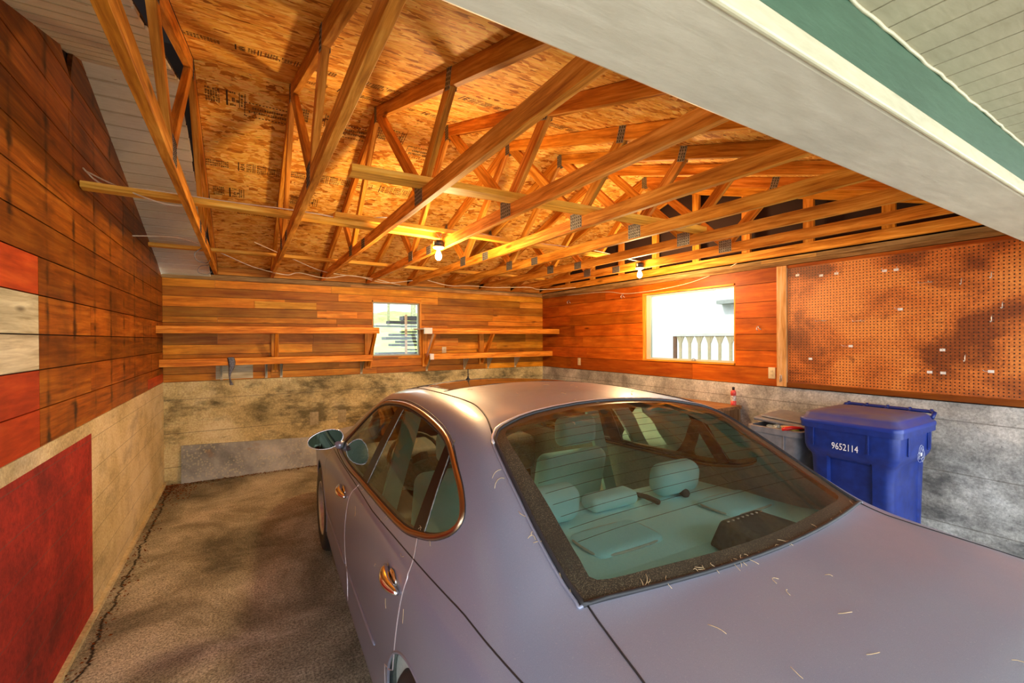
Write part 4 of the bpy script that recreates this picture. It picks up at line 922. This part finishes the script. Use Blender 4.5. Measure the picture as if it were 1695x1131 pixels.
class Sheet:            # polygon soup sharing vertices, with smooth clipping by a signed distance
    def __init__(s, V, F): s.V = [tuple(v) for v in V]; s.F = F
    def clip(s, fn, band=None, sel=None):
        A = np.array(s.V); D = fn(A); cache = {}; In = []; Out = []
        for f in s.F:
            if sel is not None and not sel(A[list(f)].mean(0)): Out.append(f); continue
            ds = [D[i] for i in f]
            if all(x <= 0 for x in ds): In.append(f); continue
            if all(x > 0 for x in ds): Out.append(f); continue
            pi, po = [], []
            for k in range(len(f)):
                a, b_ = f[k], f[(k+1) % len(f)]; da, db = D[a], D[b_]
                (pi if da <= 0 else po).append(a)
                if (da <= 0) != (db <= 0):
                    key = (min(a, b_), max(a, b_))
                    if key not in cache:
                        t = da/(da-db); t = min(max(t, .02), .98); va, vb = np.array(s.V[a]), np.array(s.V[b_]); s.V.append(tuple(va+(vb-va)*t)); cache[key] = len(s.V)-1
                    pi.append(cache[key]); po.append(cache[key])
            if len(pi) > 2: In.append(tuple(pi))
            if len(po) > 2: Out.append(tuple(po))
        return Sheet(s.V, In), Sheet(s.V, Out)
    def mesh(s, name, mat, parent=car, solid=0, off=0):
        used = sorted({i for f in s.F for i in f}); mp = {i: k for k, i in enumerate(used)}
        b = MB(); b.add([s.V[i] for i in used], [tuple(mp[i] for i in f) for f in s.F], smooth=True); o = b.build(name, mat, parent)
        if solid: q = o.modifiers.new('t', 'SOLIDIFY'); q.thickness = solid; q.offset = off
        return o
n_r = len(vq); V = []
for i in range(n_r):
    for j in range(NC): V.append((-GR[i, j, 0], vq[i], GR[i, j, 1]))
    for j in range(NC-2, -1, -1): V.append((GR[i, j, 0], vq[i], GR[i, j, 1]))
W = 2*NC-1; F = [(i*W+j, i*W+j+1, (i+1)*W+j+1, (i+1)*W+j) for i in range(n_r-1) for j in range(W-1)]
F = [tuple(reversed(f)) for f in F]; F = [tuple(reversed(f)) for f in F]
F.append(tuple(range(W))); F.append(tuple((n_r-1)*W+j for j in range(W-1, -1, -1)))
shell = Sheet(V, F)
DLO = smooth_poly([(2.13,.950),(1.85,.948),(1.55,.952),(1.24,.966),(.80,.985),(.46,1.004),(.30,1.033),(.19,1.064),(.105,1.108),(.085,1.155),(.155,1.205),(.27,1.252),(.45,1.318),(.69,1.352),(.97,1.366),(1.25,1.358),(1.58,1.312),(1.85,1.190),(2.0,1.085)], 4, (0,))
RG = smooth_poly([(-.640,-.372),(-.655,-.355),(-.652,-.20),(-.632,.0),(-.608,.165),(-.585,.215),(-.53,.262),(-.36,.320),(0,.350),(.36,.320),(.53,.262),(.585,.215),(.608,.165),(.632,.0),(.652,-.20),(.655,-.355),(.640,-.372),(.45,-.408),(.22,-.432),(0,-.440),(-.22,-.432),(-.45,-.408)], 3)
RGI = smooth_poly([(-.572,-.340),(-.592,-.28),(-.580,-.12),(-.572,.05),(-.555,.20),(-.50,.245),(-.30,.285),(0,.305),(.30,.285),(.50,.245),(.555,.20),(.572,.05),(.580,-.12),(.592,-.28),(.572,-.340),(.30,-.380),(0,-.396),(-.30,-.380)], 3)
WS = smooth_poly([(-.63,2.42),(-.66,2.30),(-.60,1.92),(-.565,1.76),(-.40,1.69),(0,1.655),(.40,1.69),(.565,1.76),(.60,1.92),(.66,2.30),(.63,2.42),(.35,2.53),(0,2.57),(-.35,2.53)], 3)
SR = smooth_poly([(-.40,1.06),(-.43,1.09),(-.43,1.50),(-.40,1.53),(.40,1.53),(.43,1.50),(.43,1.09),(.40,1.06)], 3)
sside = lambda c: c[2] > .90 and abs(c[0]) > .60
stop = lambda c: abs(c[0]) < .70
glass_side, body = shell.clip(lambda A: sdf(DLO, A[:, 1], A[:, 2]), sel=sside)
glass_rear, body = body.clip(lambda A: sdf(RG, A[:, 0], A[:, 1]), sel=stop)
glass_front, body = body.clip(lambda A: sdf(WS, A[:, 0], A[:, 1]), sel=stop)
sunroof, body = body.clip(lambda A: sdf(SR, A[:, 0], A[:, 1]), sel=stop)
RA, FA = .09, 2.74
def arch(vc, rr=.375): return lambda A: np.maximum(np.hypot(A[:, 1]-vc, A[:, 2]-.345)-rr, 0.0-np.hypot(0, 0)*A[:, 0]) if False else np.hypot(A[:, 1]-vc, A[:, 2]-.345)-rr
sarch = lambda c: c[2] < .80 and abs(c[0]) > .60
_, body = body.clip(arch(RA), sel=sarch); _, body = body.clip(arch(FA, .372), sel=sarch)
# doors with open shut lines
RD = [(.30,1.2),(.31,1.03),(.275,.985),(.235,.93),(.27,.79),(.31,.65),(.34,.568),(.39,.535),(.475,.50),(.50,.42),(.50,.30),(.50,.235),(1.345,.235),(1.385,.40),(1.40,.52),(1.38,.66),(1.30,.86),(1.235,.975),(1.20,1.2)]
FD = [(1.20,1.2),(1.235,.975),(1.30,.86),(1.38,.66),(1.40,.52),(1.385,.40),(1.345,.235),(2.30,.235),(2.36,.50),(2.34,.80),(2.26,.925),(2.15,.97),(2.14,1.2)]
sdoor = lambda c: .2 < c[2] < 1.15 and abs(c[0]) > .70
doors = []
for poly in (RD, FD):
    d_, body = body.clip(lambda A: sdf(poly, A[:, 1], A[:, 2])-.002, sel=sdoor)
    inner, _gap = d_.clip(lambda A: sdf(poly, A[:, 1], A[:, 2])+.002)
    doors.append(inner)
# materials
n = NT('car_paint'); p = n.pos(); nz = n.sep(n.n('ShaderNodeNewGeometry').outputs['Normal'])[2]
dust = n.m('MULTIPLY', n.ramp(nz, [(.45, 0.0), (.95, 1.0)]), n.ramp(n.noise(p, 6, 6, .3, .6), [(.3, .15), (.75, .75)]))
spk = n.ramp(n.noise(p, 260, 2), [(.66, 0.0), (.72, 1.0)])
col = n.mix(n.m('MULTIPLY', dust, .30), (.245,.262,.345), (.31,.31,.32)); col = n.mix(n.m('MULTIPLY', spk, .18), col, (.6,.55,.5))
fl = n.noise(p, 900, 1); col = n.mix(.14, col, n.ramp(fl, [(.3, .2), (.7, .9)]), 'OVERLAY')
M['paint'] = n.set(base=col, rough=n.m('ADD', .34, n.m('MULTIPLY', dust, .22)), metal=.35, coat=.5, coatr=.12)
def car_glass(name, tint, dusty, dcol=(.30,.27,.20)):
    n = NT(name); p = n.pos(); t = n.n('ShaderNodeBsdfTransparent'); t.inputs[0].default_value = (*tint, 1); g = n.n('ShaderNodeBsdfGlossy'); g.inputs['Roughness'].default_value = .03
    mx = n.n('ShaderNodeMixShader'); fr = n.n('ShaderNodeFresnel'); fr.inputs[0].default_value = 1.5; n.l(fr.outputs[0], mx.inputs[0]); n.l(t.outputs[0], mx.inputs[1]); n.l(g.outputs[0], mx.inputs[2])
    d = n.n('ShaderNodeBsdfDiffuse'); d.inputs[0].default_value = (*dcol, 1); m2 = n.n('ShaderNodeMixShader')
    f = n.m('ADD', n.m('MULTIPLY', n.ramp(n.noise(p, 3.5, 6, .3), [(.3, .3), (.7, 1.0)]), dusty), n.m('MULTIPLY', n.ramp(n.noise(p, 210, 2), [(.62, 0.0), (.70, 1.0)]), dusty*1.6))
    n.l(f, m2.inputs[0]); n.l(mx.outputs[0], m2.inputs[1]); n.l(d.outputs[0], m2.inputs[2]); n.l(m2.outputs[0], n.out.inputs[0]); return n.mat
M['g_side'] = car_glass('tinted_side_glass', (.92,1.0,.97), .03)
M['g_rear'] = car_glass('dusty_rear_glass', (.92,1.0,.985), .05)
n = NT('rear_glass_frit'); p = n.pos(); sp_ = n.ramp(n.noise(p, 330, 2, 0, .7), [(.50, 0.0), (.66, 1.0)])
M['frit'] = n.set(base=n.mix(n.m('MULTIPLY', sp_, n.ramp(n.noise(p, 5, 4), [(.3, .25), (.7, .9)])), (.018,.017,.013), (.20,.17,.10)), rough=.32)
M['rubber'] = plain('black_rubber', (.018,.018,.02), .5)
M['pillar'] = plain('gloss_dark_pillar', (.012,.009,.008), .3, spec=.2)
M['bright'] = plain('bright_trim', (.40,.27,.18), .3, 1)
M['seat'] = rough_plain('pale_seat_fabric', (.52,.95,.95), (.58,.98,.98), 14, .85, .1)
M['shelf_grey'] = rough_plain('parcel_shelf_felt', (.50,.96,.98), (.56,.99,.99), 120, .95, .2)
M['lining'] = rough_plain('cabin_lining', (.42,.50,.45), (.50,.58,.52), 60, .9, .1)
M['dash'] = rough_plain('dark_dash', (.055,.065,.055), (.085,.10,.09), 60, .7, .1)
body.mesh('car_body', M['paint'])
for i, d_ in enumerate(doors):
    L_, R_ = Sheet(d_.V, [f for f in d_.F if d_.V[f[0]][0] < 0]), Sheet(d_.V, [f for f in d_.F if d_.V[f[0]][0] >= 0])
    for sgn, sh_ in ((-1, L_), (1, R_)):
        do = sh_.mesh('door', M['paint'])
        # pull handle in a chromed cup
        hv, hz = ((.375, .868), (1.475, .85))[i]; hu = side_u(hv, hz)*sgn
        b = MB(); b.lathe([(.0005,.012), (.030,.011), (.042,.006), (.047,0), (.047,-.004)], (0,0,0), 24, caps=False, M=Matrix.Translation((hu+sgn*.001, hv, hz)) @ Matrix.Rotation(R(90*sgn), 4, 'Y') @ Matrix.Diagonal((.62, 1.0, .5, 1)))
        b.build('handle_cup', M['chrome'], do)
        b = MB(); hp = [(hu+sgn*(.008+.020*math.sin(math.pi*t)), hv+.075-.17*t, hz+.012-.018*t) for t in [k/10 for k in range(11)]]
        b.tube(hp, [.010, .014, .017, .0185, .019, .019, .0185, .017, .015, .012, .007], 12); b.build('door_handle', M['chrome'], do)
        # moulding low on the door
        va, vb = ((.66, 1.365), (1.415, 2.30))[i]; zz = lambda v: .455+.02*(1.6-v)/2 if v < 2.6 else .43
        b = MB(); N = 24; b.tube([(sgn*(side_u(va+(vb-va)*k/N, .47)+.002), va+(vb-va)*k/N, .462+.006*(k/N)) for k in range(N+1)], [.003]+[.0075]*(N-1)+[.003], 8); b.build('door_moulding', M['paint'], do)
# pale tubes painted in as highlights along the shut lines
M['edge'] = plain('pale_highlight', (.80,.74,.76), .3, .6)
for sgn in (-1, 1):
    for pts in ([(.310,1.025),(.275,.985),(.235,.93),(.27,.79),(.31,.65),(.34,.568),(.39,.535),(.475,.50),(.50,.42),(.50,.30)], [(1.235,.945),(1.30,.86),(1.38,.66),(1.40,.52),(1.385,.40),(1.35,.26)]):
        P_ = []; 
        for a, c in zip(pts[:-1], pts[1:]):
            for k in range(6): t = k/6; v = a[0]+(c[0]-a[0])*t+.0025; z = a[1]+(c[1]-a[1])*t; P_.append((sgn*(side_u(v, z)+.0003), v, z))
        b = MB(); b.tube(P_, .0022, 6); b.build('shut_line_highlight', M['edge'], car)
    b = MB(); N = 70; P_ = []
    for k in range(N+1):
        v = 2.25-(2.25+.72)*k/N; z = .918+.022*(2.25-v)/1.4 if v > .85 else .940+.070*min(1, (.85-v)/1.3); z = min(z, .992); P_.append((sgn*(side_u(v, z)+.0004), v, z))
    b.tube(P_, .0022, 6); b.tube([(x+sgn*.001, y, z-.009) for x, y, z in P_], .0012, 5); b.build('waist_line', M['rubber'], car)
    # ring of bright trim and rubber around the side glass
    P_ = [(sgn*(side_u(v, z)+.001), v, z) for v, z in DLO]; b = MB(); b.tube(P_, .0115, 8, True); b.build('window_surround', M['bright'], car)
    Pc = np.array(DLO).mean(0); b = MB(); b.tube([(sgn*(side_u(v, z)-.001), v, z) for v, z in [(v+(Pc[0]-v)*.012, z+(Pc[1]-z)*.06) for v, z in DLO]], .006, 6, True); b.build('window_seal', M['rubber'], car)
    b = MB(); b.tube([(sgn*(side_u(v, z)+.001), v, z) for v, z in [(v+(v-Pc[0])*.013, z+(z-Pc[1])*.075) for v, z in DLO]], .0022, 6, True); b.build('frame_line', M['rubber'], car)
    # mark where the roof joins the side
    b = MB(); b.tube([(sgn*(.50+.095*max(0, (.62-v)/.40)**1.5*1.0), v, top_z(.50+.095*max(0, (.62-v)/.40)**1.5, v)+.0005) for v in np.linspace(1.72, .235, 40)], .0035, 6); b.build('roof_channel', M['rubber'], car)
# side glass: front pane, rear pane, quarter pane, dark pillars between them
PB = [(1.245,.90),(1.235,1.0),(1.215,1.40),(1.105,1.40),(1.115,1.0),(1.12,.90)]
PQ = [(.375,.95),(.37,1.02),(.475,1.42),(.365,1.42),(.315,1.15),(.275,1.00),(.27,.95)]
pil, gs_ = glass_side.clip(lambda A: np.minimum(sdf(PB, A[:, 1], A[:, 2]), sdf(PQ, A[:, 1], A[:, 2])))
for sgn in (-1, 1):
    q = Sheet(pil.V, [f for f in pil.F if pil.V[f[0]][0]*sgn > 0])
    for lo, hi in ((-1, .8), (.8, 3)): Sheet(q.V, [f for f in q.F if lo < q.V[f[0]][1] < hi]).mesh('window_pillar', M['pillar'])
    for lo, hi in ((-1, .36), (.36, 1.15), (1.15, 3)):
        cen = lambda f: np.mean([gs_.V[i][1]-.35*(gs_.V[i][2]-1.05)*(1 if gs_.V[i][1] < .8 else 0) for i in f]); ff = [f for f in gs_.F if gs_.V[f[0]][0]*sgn > 0 and lo < cen(f) < hi]
        Sheet(gs_.V, ff).mesh('side_window', M['g_side'])
    for (va, za), (vb, zb_) in (((.272, 1.045), (.385, 1.325)), ((1.11, .985), (1.105, 1.345))):
        b = MB(); b.tube([(sgn*(side_u(va+(vb-va)*t, za+(zb_-za)*t)+.001), va+(vb-va)*t, za+(zb_-za)*t) for t in [k/12 for k in range(13)]], .0028, 6); b.build('window_channel', M['galv'], car)
# rear glass
gi, gf = glass_rear.clip(lambda A: sdf(RGI, A[:, 0], A[:, 1]))
rg_ = gi.mesh('rear_window', M['g_rear']); gf.mesh('black_border', M['frit'], rg_)
for k in range(13):
    v = .235-.040*k; b = MB(); um = .565; b.tube([(u, v-.012*(u/.55)**2*-1-.0, top_z(u, v+.012*(u/.55)**2)-.0012) for u in np.linspace(-um, um, 24)], .0007, 4); b.build('heating_wire', M['frit'], rg_)
b = MB(); b.tube([(.12+.0*t, .10-.30*t, top_z(.12, .10-.30*t)-.001) for t in [k/8 for k in range(9)]], .0007, 4); b.build('heating_wire', M['frit'], rg_)
b = MB(); b.tube([(u, v, top_z(u, v)+.0015) for u, v in RG], .0065, 8, True); b.build('rear_window_seal', M['rubber'], car)
c_ = np.array(RG).mean(0)
top_edge = [(u*1.01, v+.010) for u, v in RG if v > .16]; top_edge.sort(); b = MB(); b.tube([(u, v, top_z(u, v)+.0035) for u, v in top_edge], .005, 8); b.build('rear_window_top_trim', M['edge'], car)  # pale colour stands in for sky reflected along the chrome trim
for sgn in (-1, 1):
    e_ = sorted([(u, v) for u, v in RG if u*sgn > .60 and v < .2], key=lambda q: q[1]); b = MB(); b.tube([(u+sgn*.012, v, top_z(u+sgn*.012, v)+.0015) for u, v in e_], .004, 8); b.build('rear_window_side_trim', M['paint'], car)
glass_front.mesh('windshield', M['g_side'])
b = MB(); b.tube([(u, v, top_z(u, v)+.001) for u, v in WS], .006, 8, True); b.build('windshield_seal', M['rubber'], car)
sunroof.mesh('sunroof', plain('dark_roof_glass', (.06,.055,.035), .12))
b = MB(); b.tube([(u, v, top_z(u, v)+.0005) for u, v in SR], .003, 6, True); b.build('sunroof_seal', M['rubber'], car)
# boot lid lines
for sgn in (-1, 1):
    pts = [(.648,-.375),(.655,-.45),(.672,-.56),(.70,-.70),(.725,-.85),(.735,-1.0)]; P_ = []
    for a, c in zip(pts[:-1], pts[1:]):
        for k in range(5): t = k/5; u = a[0]+(c[0]-a[0])*t; v = a[1]+(c[1]-a[1])*t; P_.append((sgn*u, v, top_z(u, v)+.0004))
    b = MB(); b.tube(P_, .0026, 6); b.build('boot_line', M['rubber'], car)
# antenna
az = top_z(-.10, 1.58); b = MB(); b.lathe([(.016,0), (.015,.008), (.007,.016), (.006,.024), (.0035,.028), (.003,.075), (.001,.076)], (-.10, 1.58, az-.001), 14); b.build('antenna', M['black'], car)
# mirrors
for sgn in (-1, 1):
    b = MB(); cx_, cv, cz_ = sgn*.945, 2.06, 1.030; tilt = R(13*sgn); V = []; n1, n2 = 28, 8
    def ov(a, s_): x = .118*math.cos(a)*s_*(1); z = .068*math.sin(a)*s_*(1+.12*math.cos(a)*sgn*-1); return x*math.cos(tilt)*1+z*math.sin(tilt)*-1, x*math.sin(tilt)*-1*-1*sgn*sgn*(-1)*-1*0+(-x*math.sin(tilt)*-1*0)+z*math.cos(tilt)+x*math.sin(-tilt)*.0
    def ring(s_, dv): return [(cx_+ov(2*math.pi*k/n1, s_)[0], cv+dv, cz_+ov(2*math.pi*k/n1, s_)[1]+.10*(ov(2*math.pi*k/n1, s_)[0])*(-sgn)*-1*0+.03*ov(2*math.pi*k/n1, s_)[0]*-sgn) for k in range(n1)]
    prof = [(.93, .004), (.99, 0), (1.0, .010), (.97, .035), (.88, .060), (.70, .082), (.42, .098), (.05, .105)]
    for s_, dv in prof: V += ring(s_, dv)
    Fm = [(i*n1+j, i*n1+(j+1) % n1, (i+1)*n1+(j+1) % n1, (i+1)*n1+j) for i in range(len(prof)-1) for j in range(n1)]; b.add(V, Fm, smooth=True)
    mo = b.build('side_mirror', M['paint'], car)
    b = MB(); b.tube(ring(.975, .000), .0032, 8, True); b.build('mirror_rim', M['chrome'], mo)
    b = MB(); b.add(ring(.93, .003), [tuple(range(n1))]); b.build('mirror_glass', plain('mirror_glass', (.035,.045,.03), .05, 1), mo)  # dark green colour stands in for trees reflected in the glass
    b = MB(); uu = side_u(2.02, .97); b.tube([(sgn*(uu-.01), 2.06, .975), (sgn*(uu+.02), 2.075, .985), (sgn*(.885), 2.09, 1.0)], [.034, .028, .024], 12); b.build('mirror_arm', M['paint'], mo)
# wheels
for (vc, rr) in ((RA, .335), (FA, .335)):
    for sgn in (-1, 1):
        Mw = Matrix.Translation((0, 0, 0)) @ Matrix.Rotation(R(90*sgn), 4, 'Y'); c0 = (sgn*.803, vc, rr)
        b = MB(); b.lathe([(.215,-.10), (.235,-.108), (.285,-.112), (.318,-.104), (.332,-.085), (.335,-.03), (.335,.03), (.332,.085), (.318,.104), (.285,.112), (.235,.108), (.215,.10)], c0, 48, Mw, caps=False)
        for k in range(5): b.lathe([(.3352,-.065+k*.0325-.003), (.3365,-.065+k*.0325), (.3352,-.065+k*.0325+.003)], c0, 48, Mw, caps=False)
        ty = b.build('tyre', M['rubber'], car)
        b = MB(); b.lathe([(.214,-.10), (.214,.096), (.208,.106), (.198,.104), (.192,.085), (.175,.060)], c0, 40, Mw, caps=False); b.lathe([(.001,.088), (.030,.086), (.045,.074), (.050,.050)], c0, 24, Mw, caps=False)
        for k in range(7):
            T = Matrix.Translation(c0) @ Mw @ Matrix.Rotation(2*math.pi*k/7, 4, 'Z'); b.box((.04, -.022, .055), (.196, .022, .078), M=T)
        b.build('rim', rough_plain('alloy', (.50,.48,.46), (.60,.58,.55), 30, .3, 0, .8), ty)
        # liner of the wheel arch
        b = MB(); P1 = []
        for k in range(25):
            a = R(-8+196*k/24); P1.append((vc+.385*math.cos(a), .345+.385*math.sin(a)))
        V = [(sgn*.60, y, z) for y, z in P1] + [(sgn*.895, y, z) for y, z in P1]; b.add(V, [(k, k+1, 26+k, 25+k) for k in range(24)] + [tuple(range(25))], smooth=False); b.build('wheel_arch_liner', M['dash'], car)
        b = MB(); b.tube([(sgn*(side_u(y, max(z, .24))-.002), y, z) for y, z in [(vc+.376*math.cos(R(a)), .345+.376*math.sin(R(a))) for a in range(-14, 195, 6)]], .006, 8); b.build('wheel_arch_lip', M['paint'], car)
b = MB(); b.box((-.74, -.95, .20), (.74, 3.55, .23)); b.build('floor_pan', M['dash'], car)
# inner lining: the same shell drawn inwards, with the same openings
V2 = []
for i in range(n_r):
    row = [(GR[i, j, 0]-.035, GR[i, j, 1]) if j < 6*NS else (GR[i, j, 0]-.030*min(1, GR[i, j, 0]/.3), GR[i, j, 1]-.022) for j in range(NC)]
    for j in range(NC): V2.append((-row[j][0], vq[i], row[j][1]))
    for j in range(NC-2, -1, -1): V2.append((row[j][0], vq[i], row[j][1]))
F2 = [(i*W+j, i*W+j+1, (i+1)*W+j+1, (i+1)*W+j) for i in range(n_r-1) for j in range(W-1) if -.42 < vq[i] < 2.55 and (j >= NS and j < W-1-NS)]
lin = Sheet(V2, F2); _, lin = lin.clip(lambda A: sdf(DLO, A[:, 1], A[:, 2])-.004, sel=lambda c: c[2] > .90 and abs(c[0]) > .58); _, lin = lin.clip(lambda A: sdf(RGI, A[:, 0], A[:, 1]), sel=stop); _, lin = lin.clip(lambda A: sdf(WS, A[:, 0], A[:, 1]), sel=stop)
lin.F = [f for f in lin.F if not (lin.V[f[0]][1] < -.02 and lin.V[f[0]][2] > 1.0 and abs(lin.V[f[0]][0]) < .60)]
lin.mesh('cabin_lining', M['lining'])
# parcel shelf, speakers, brake lamp
b = MB(); N = 20; V = []
for i in range(N+1):
    u = -.69+1.38*i/N; e = (u/.69)**2
    V += [(u, .37-.0*e, .955), (u, .10, .972), (u, -.16+.02*e, .985), (u, -.40+.05*e, 1.035-.012*e), (u, -.40+.05*e, 1.0), (u, .37, .93)]
b.add(V, [(i*6+k, i*6+(k+1) % 6, (i+1)*6+(k+1) % 6, (i+1)*6+k) for i in range(N) for k in range(6)], smooth=False); b.build('parcel_shelf', M['shelf_grey'], car)
for (su, sv) in ((-.19, .03), (.50, .03)):
    b = MB(); rbox(b, (su-.155, sv-.095, .968), (su+.155, sv+.095, .999), .035, 5); so_ = b.build('speaker_grille', rough_plain('speaker_cloth', (.38,.82,.86), (.45,.90,.93), 240, .9, .3), car)
    b = MB(); b.tube([(su+.157*math.copysign(abs(math.cos(a*.196))**.5, math.cos(a*.196)), sv+.097*math.copysign(abs(math.sin(a*.196))**.5, math.sin(a*.196)), .985) for a in range(32)], .0045, 6, True); b.build('speaker_rim', M['lining'], so_)
b = MB(); Mb = Matrix.Translation((.145, -.295, 1.003)) @ Matrix.Rotation(R(0), 4, 'X')
V = [(-.155,-.085,0), (.155,-.085,0), (.135,.095,0), (-.135,.095,0), (-.145,-.085,.075), (.145,-.085,.075), (.100,.075,.088), (-.100,.075,.088)]
b.add([Mb @ Vector(v) for v in V], [(0,3,2,1), (4,5,6,7), (0,1,5,4), (1,2,6,5), (2,3,7,6), (3,0,4,7)]); bl = b.build('brake_lamp_housing', M['dash'], car, bevel=.012)
b = MB(); b.box((.055, -.383, 1.02), (.235, -.3815, 1.067)); b.build('brake_lamp_lens', plain('dark_red_lens', (.14,.03,.02), .2), bl)
b = MB(); 
for k in range(8): b.lathe([(.007,0), (.004,.004)], (.055+k*.026, -.245, 1.089), 10)
b.build('lamp_dots', M['chrome'], bl)
# seats
def cushion(nm, lo, hi, r_, mat, par=car, tilt=0, piv=None, top=None):
    b = MB(); Mx = Matrix.Identity(4)
    if tilt: Mx = Matrix.Translation(piv) @ Matrix.Rotation(R(tilt), 4, 'X') @ Matrix.Translation(-Vector(piv))
    rbox(b, lo, hi, r_, 6, Mx); return b.build(nm, mat, par)
rs_ = cushion('rear_seat', (-.66, .36, .30), (.66, .56, .985), .06, M['seat'], tilt=12, piv=(0, .5, .4)); cushion('rear_seat_cushion', (-.66, .50, .28), (.66, 1.0, .50), .07, M['seat'], rs_)
for su in (-.36, .36): cushion('rear_headrest', (su-.135+.04, .225, .975), (su+.135+.04, .345, 1.125), .055, M['seat'], rs_, tilt=8, piv=(0, .3, 1.0))
cushion('rear_headrest', (-.13+.03, .26, .965), (.13+.03, .37, 1.03), .03, M['seat'], rs_)
for su in (-.39, .39):
    b = MB(); b.tube([(su-.18, .20, .985), (su-.175, .28, .985), (su-.15, .36, .965)], .012, 6); b.tube([(su+.02, .22, .982), (su+.06, .30, .985)], .02, 8); b.build('belt_guide', M['dash'], rs_)
for su in (-.38, .38):
    fs = cushion('front_seat', (su-.25, 1.12, .45), (su+.25, 1.25, 1.04), .06, M['seat'], tilt=14, piv=(0, 1.25, .45))
    cushion('front_seat_cushion', (su-.25, 1.22, .30), (su+.25, 1.75, .47), .07, M['seat'], fs)
    cushion('front_headrest', (su-.14, .97, 1.05), (su+.14, 1.08, 1.23), .05, M['seat'], fs)
b = MB(); rbox(b, (-.72, 1.98, .60), (.72, 2.45, .90), .08, 5); db = b.build('dashboard', M['dash'], car)
b = MB(); T = Matrix.Translation((-.38, 1.86, .86)) @ Matrix.Rotation(R(68), 4, 'X'); b.tube([T @ Vector((.19*math.cos(a*.2618), .19*math.sin(a*.2618), 0)) for a in range(24)], .014, 8, True)
b.beam(T @ Vector((-.18, 0, 0)), T @ Vector((.18, 0, 0)), .03, .03); b.beam(T @ Vector((0, 0, 0)), T @ Vector((0, .0, .20)), .05, .05); b.build('steering_wheel', M['dash'], car)
for sgn in (-1, 1):      # seat belts and the inside of the middle pillars
    b = MB(); b.beam((sgn*.80, 1.17, .62), (sgn*.60, 1.17, 1.31), .09, .03, up=(0,1,0)); b.build('inner_pillar', M['seat'], car)
b = MB(); rbox(b, (-.13, 1.76, 1.275), (.13, 1.79, 1.335), .012, 3); b.tube([(0, 1.80, 1.31), (0, 1.84, 1.365)], .008, 6); b.build('inside_mirror', M['dash'], car)
# lamps and plate at the two ends, mostly outside this view
for sgn in (-1, 1):
    b = MB(); rbox(b, (-.16, -.02, -.075), (.16, .03, .075), .02, 3, Matrix.Translation((sgn*.60, -1.095, .83)) @ Matrix.Rotation(R(-14*sgn), 4, 'Z')); b.build('tail_lamp', plain('red_lamp_glass', (.35,.01,.01), .1), car)
# dry needles and bits on the bodywork
rnd = random.Random(14)
b = MB()
def needle(u, v, on='top'):
    a = rnd.uniform(0, 6.28); L = rnd.uniform(.006, .022); P_ = []; k = rnd.uniform(-1.5, 1.5)
    for t in range(5):
        s_ = (t/4-.5)*2*L; aa = a+k*(t/4)
        if on == 'top': x, y = u+s_*math.cos(aa), v+s_*math.sin(aa); P_.append((x, y, top_z(x, y)+.0022+.002*math.sin(t)))
        else: y, z = u+s_*math.cos(aa), v+s_*math.sin(aa); P_.append((-side_u(y, z)-.002, y, z))
    b.tube(P_, .0008, 4)
for i in range(26): q = rnd.uniform(-.6, .6); needle(q, -.44+.07*(q/.6)**2+rnd.uniform(-.008, .012))
for i in range(8): needle(-.665+rnd.uniform(-.006, .006), rnd.uniform(-.35, .1))
for i in range(14): needle(rnd.uniform(-.5, .5), rnd.uniform(-.1, 1.0))
for i in range(8): needle(rnd.uniform(-.6, .6), rnd.uniform(-.95, -.5))
for i in range(16): vv = rnd.uniform(.15, 1.1); needle(vv, .975-.0*vv+rnd.uniform(-.012, .008) if vv > .35 else 1.05, 'side')
for i in range(12): needle(rnd.uniform(.2, 1.2), rnd.uniform(.75, .96), 'side')
tag(b.build('dry_needles', rough_plain('dry_needle', (.50,.36,.18), (.68,.52,.30), 60, .7, 0), loc=tuple(CO)), 'dry needles and wisps scattered on the silver mauve car', 'needles', kind='stuff').rotation_euler.z = -TH
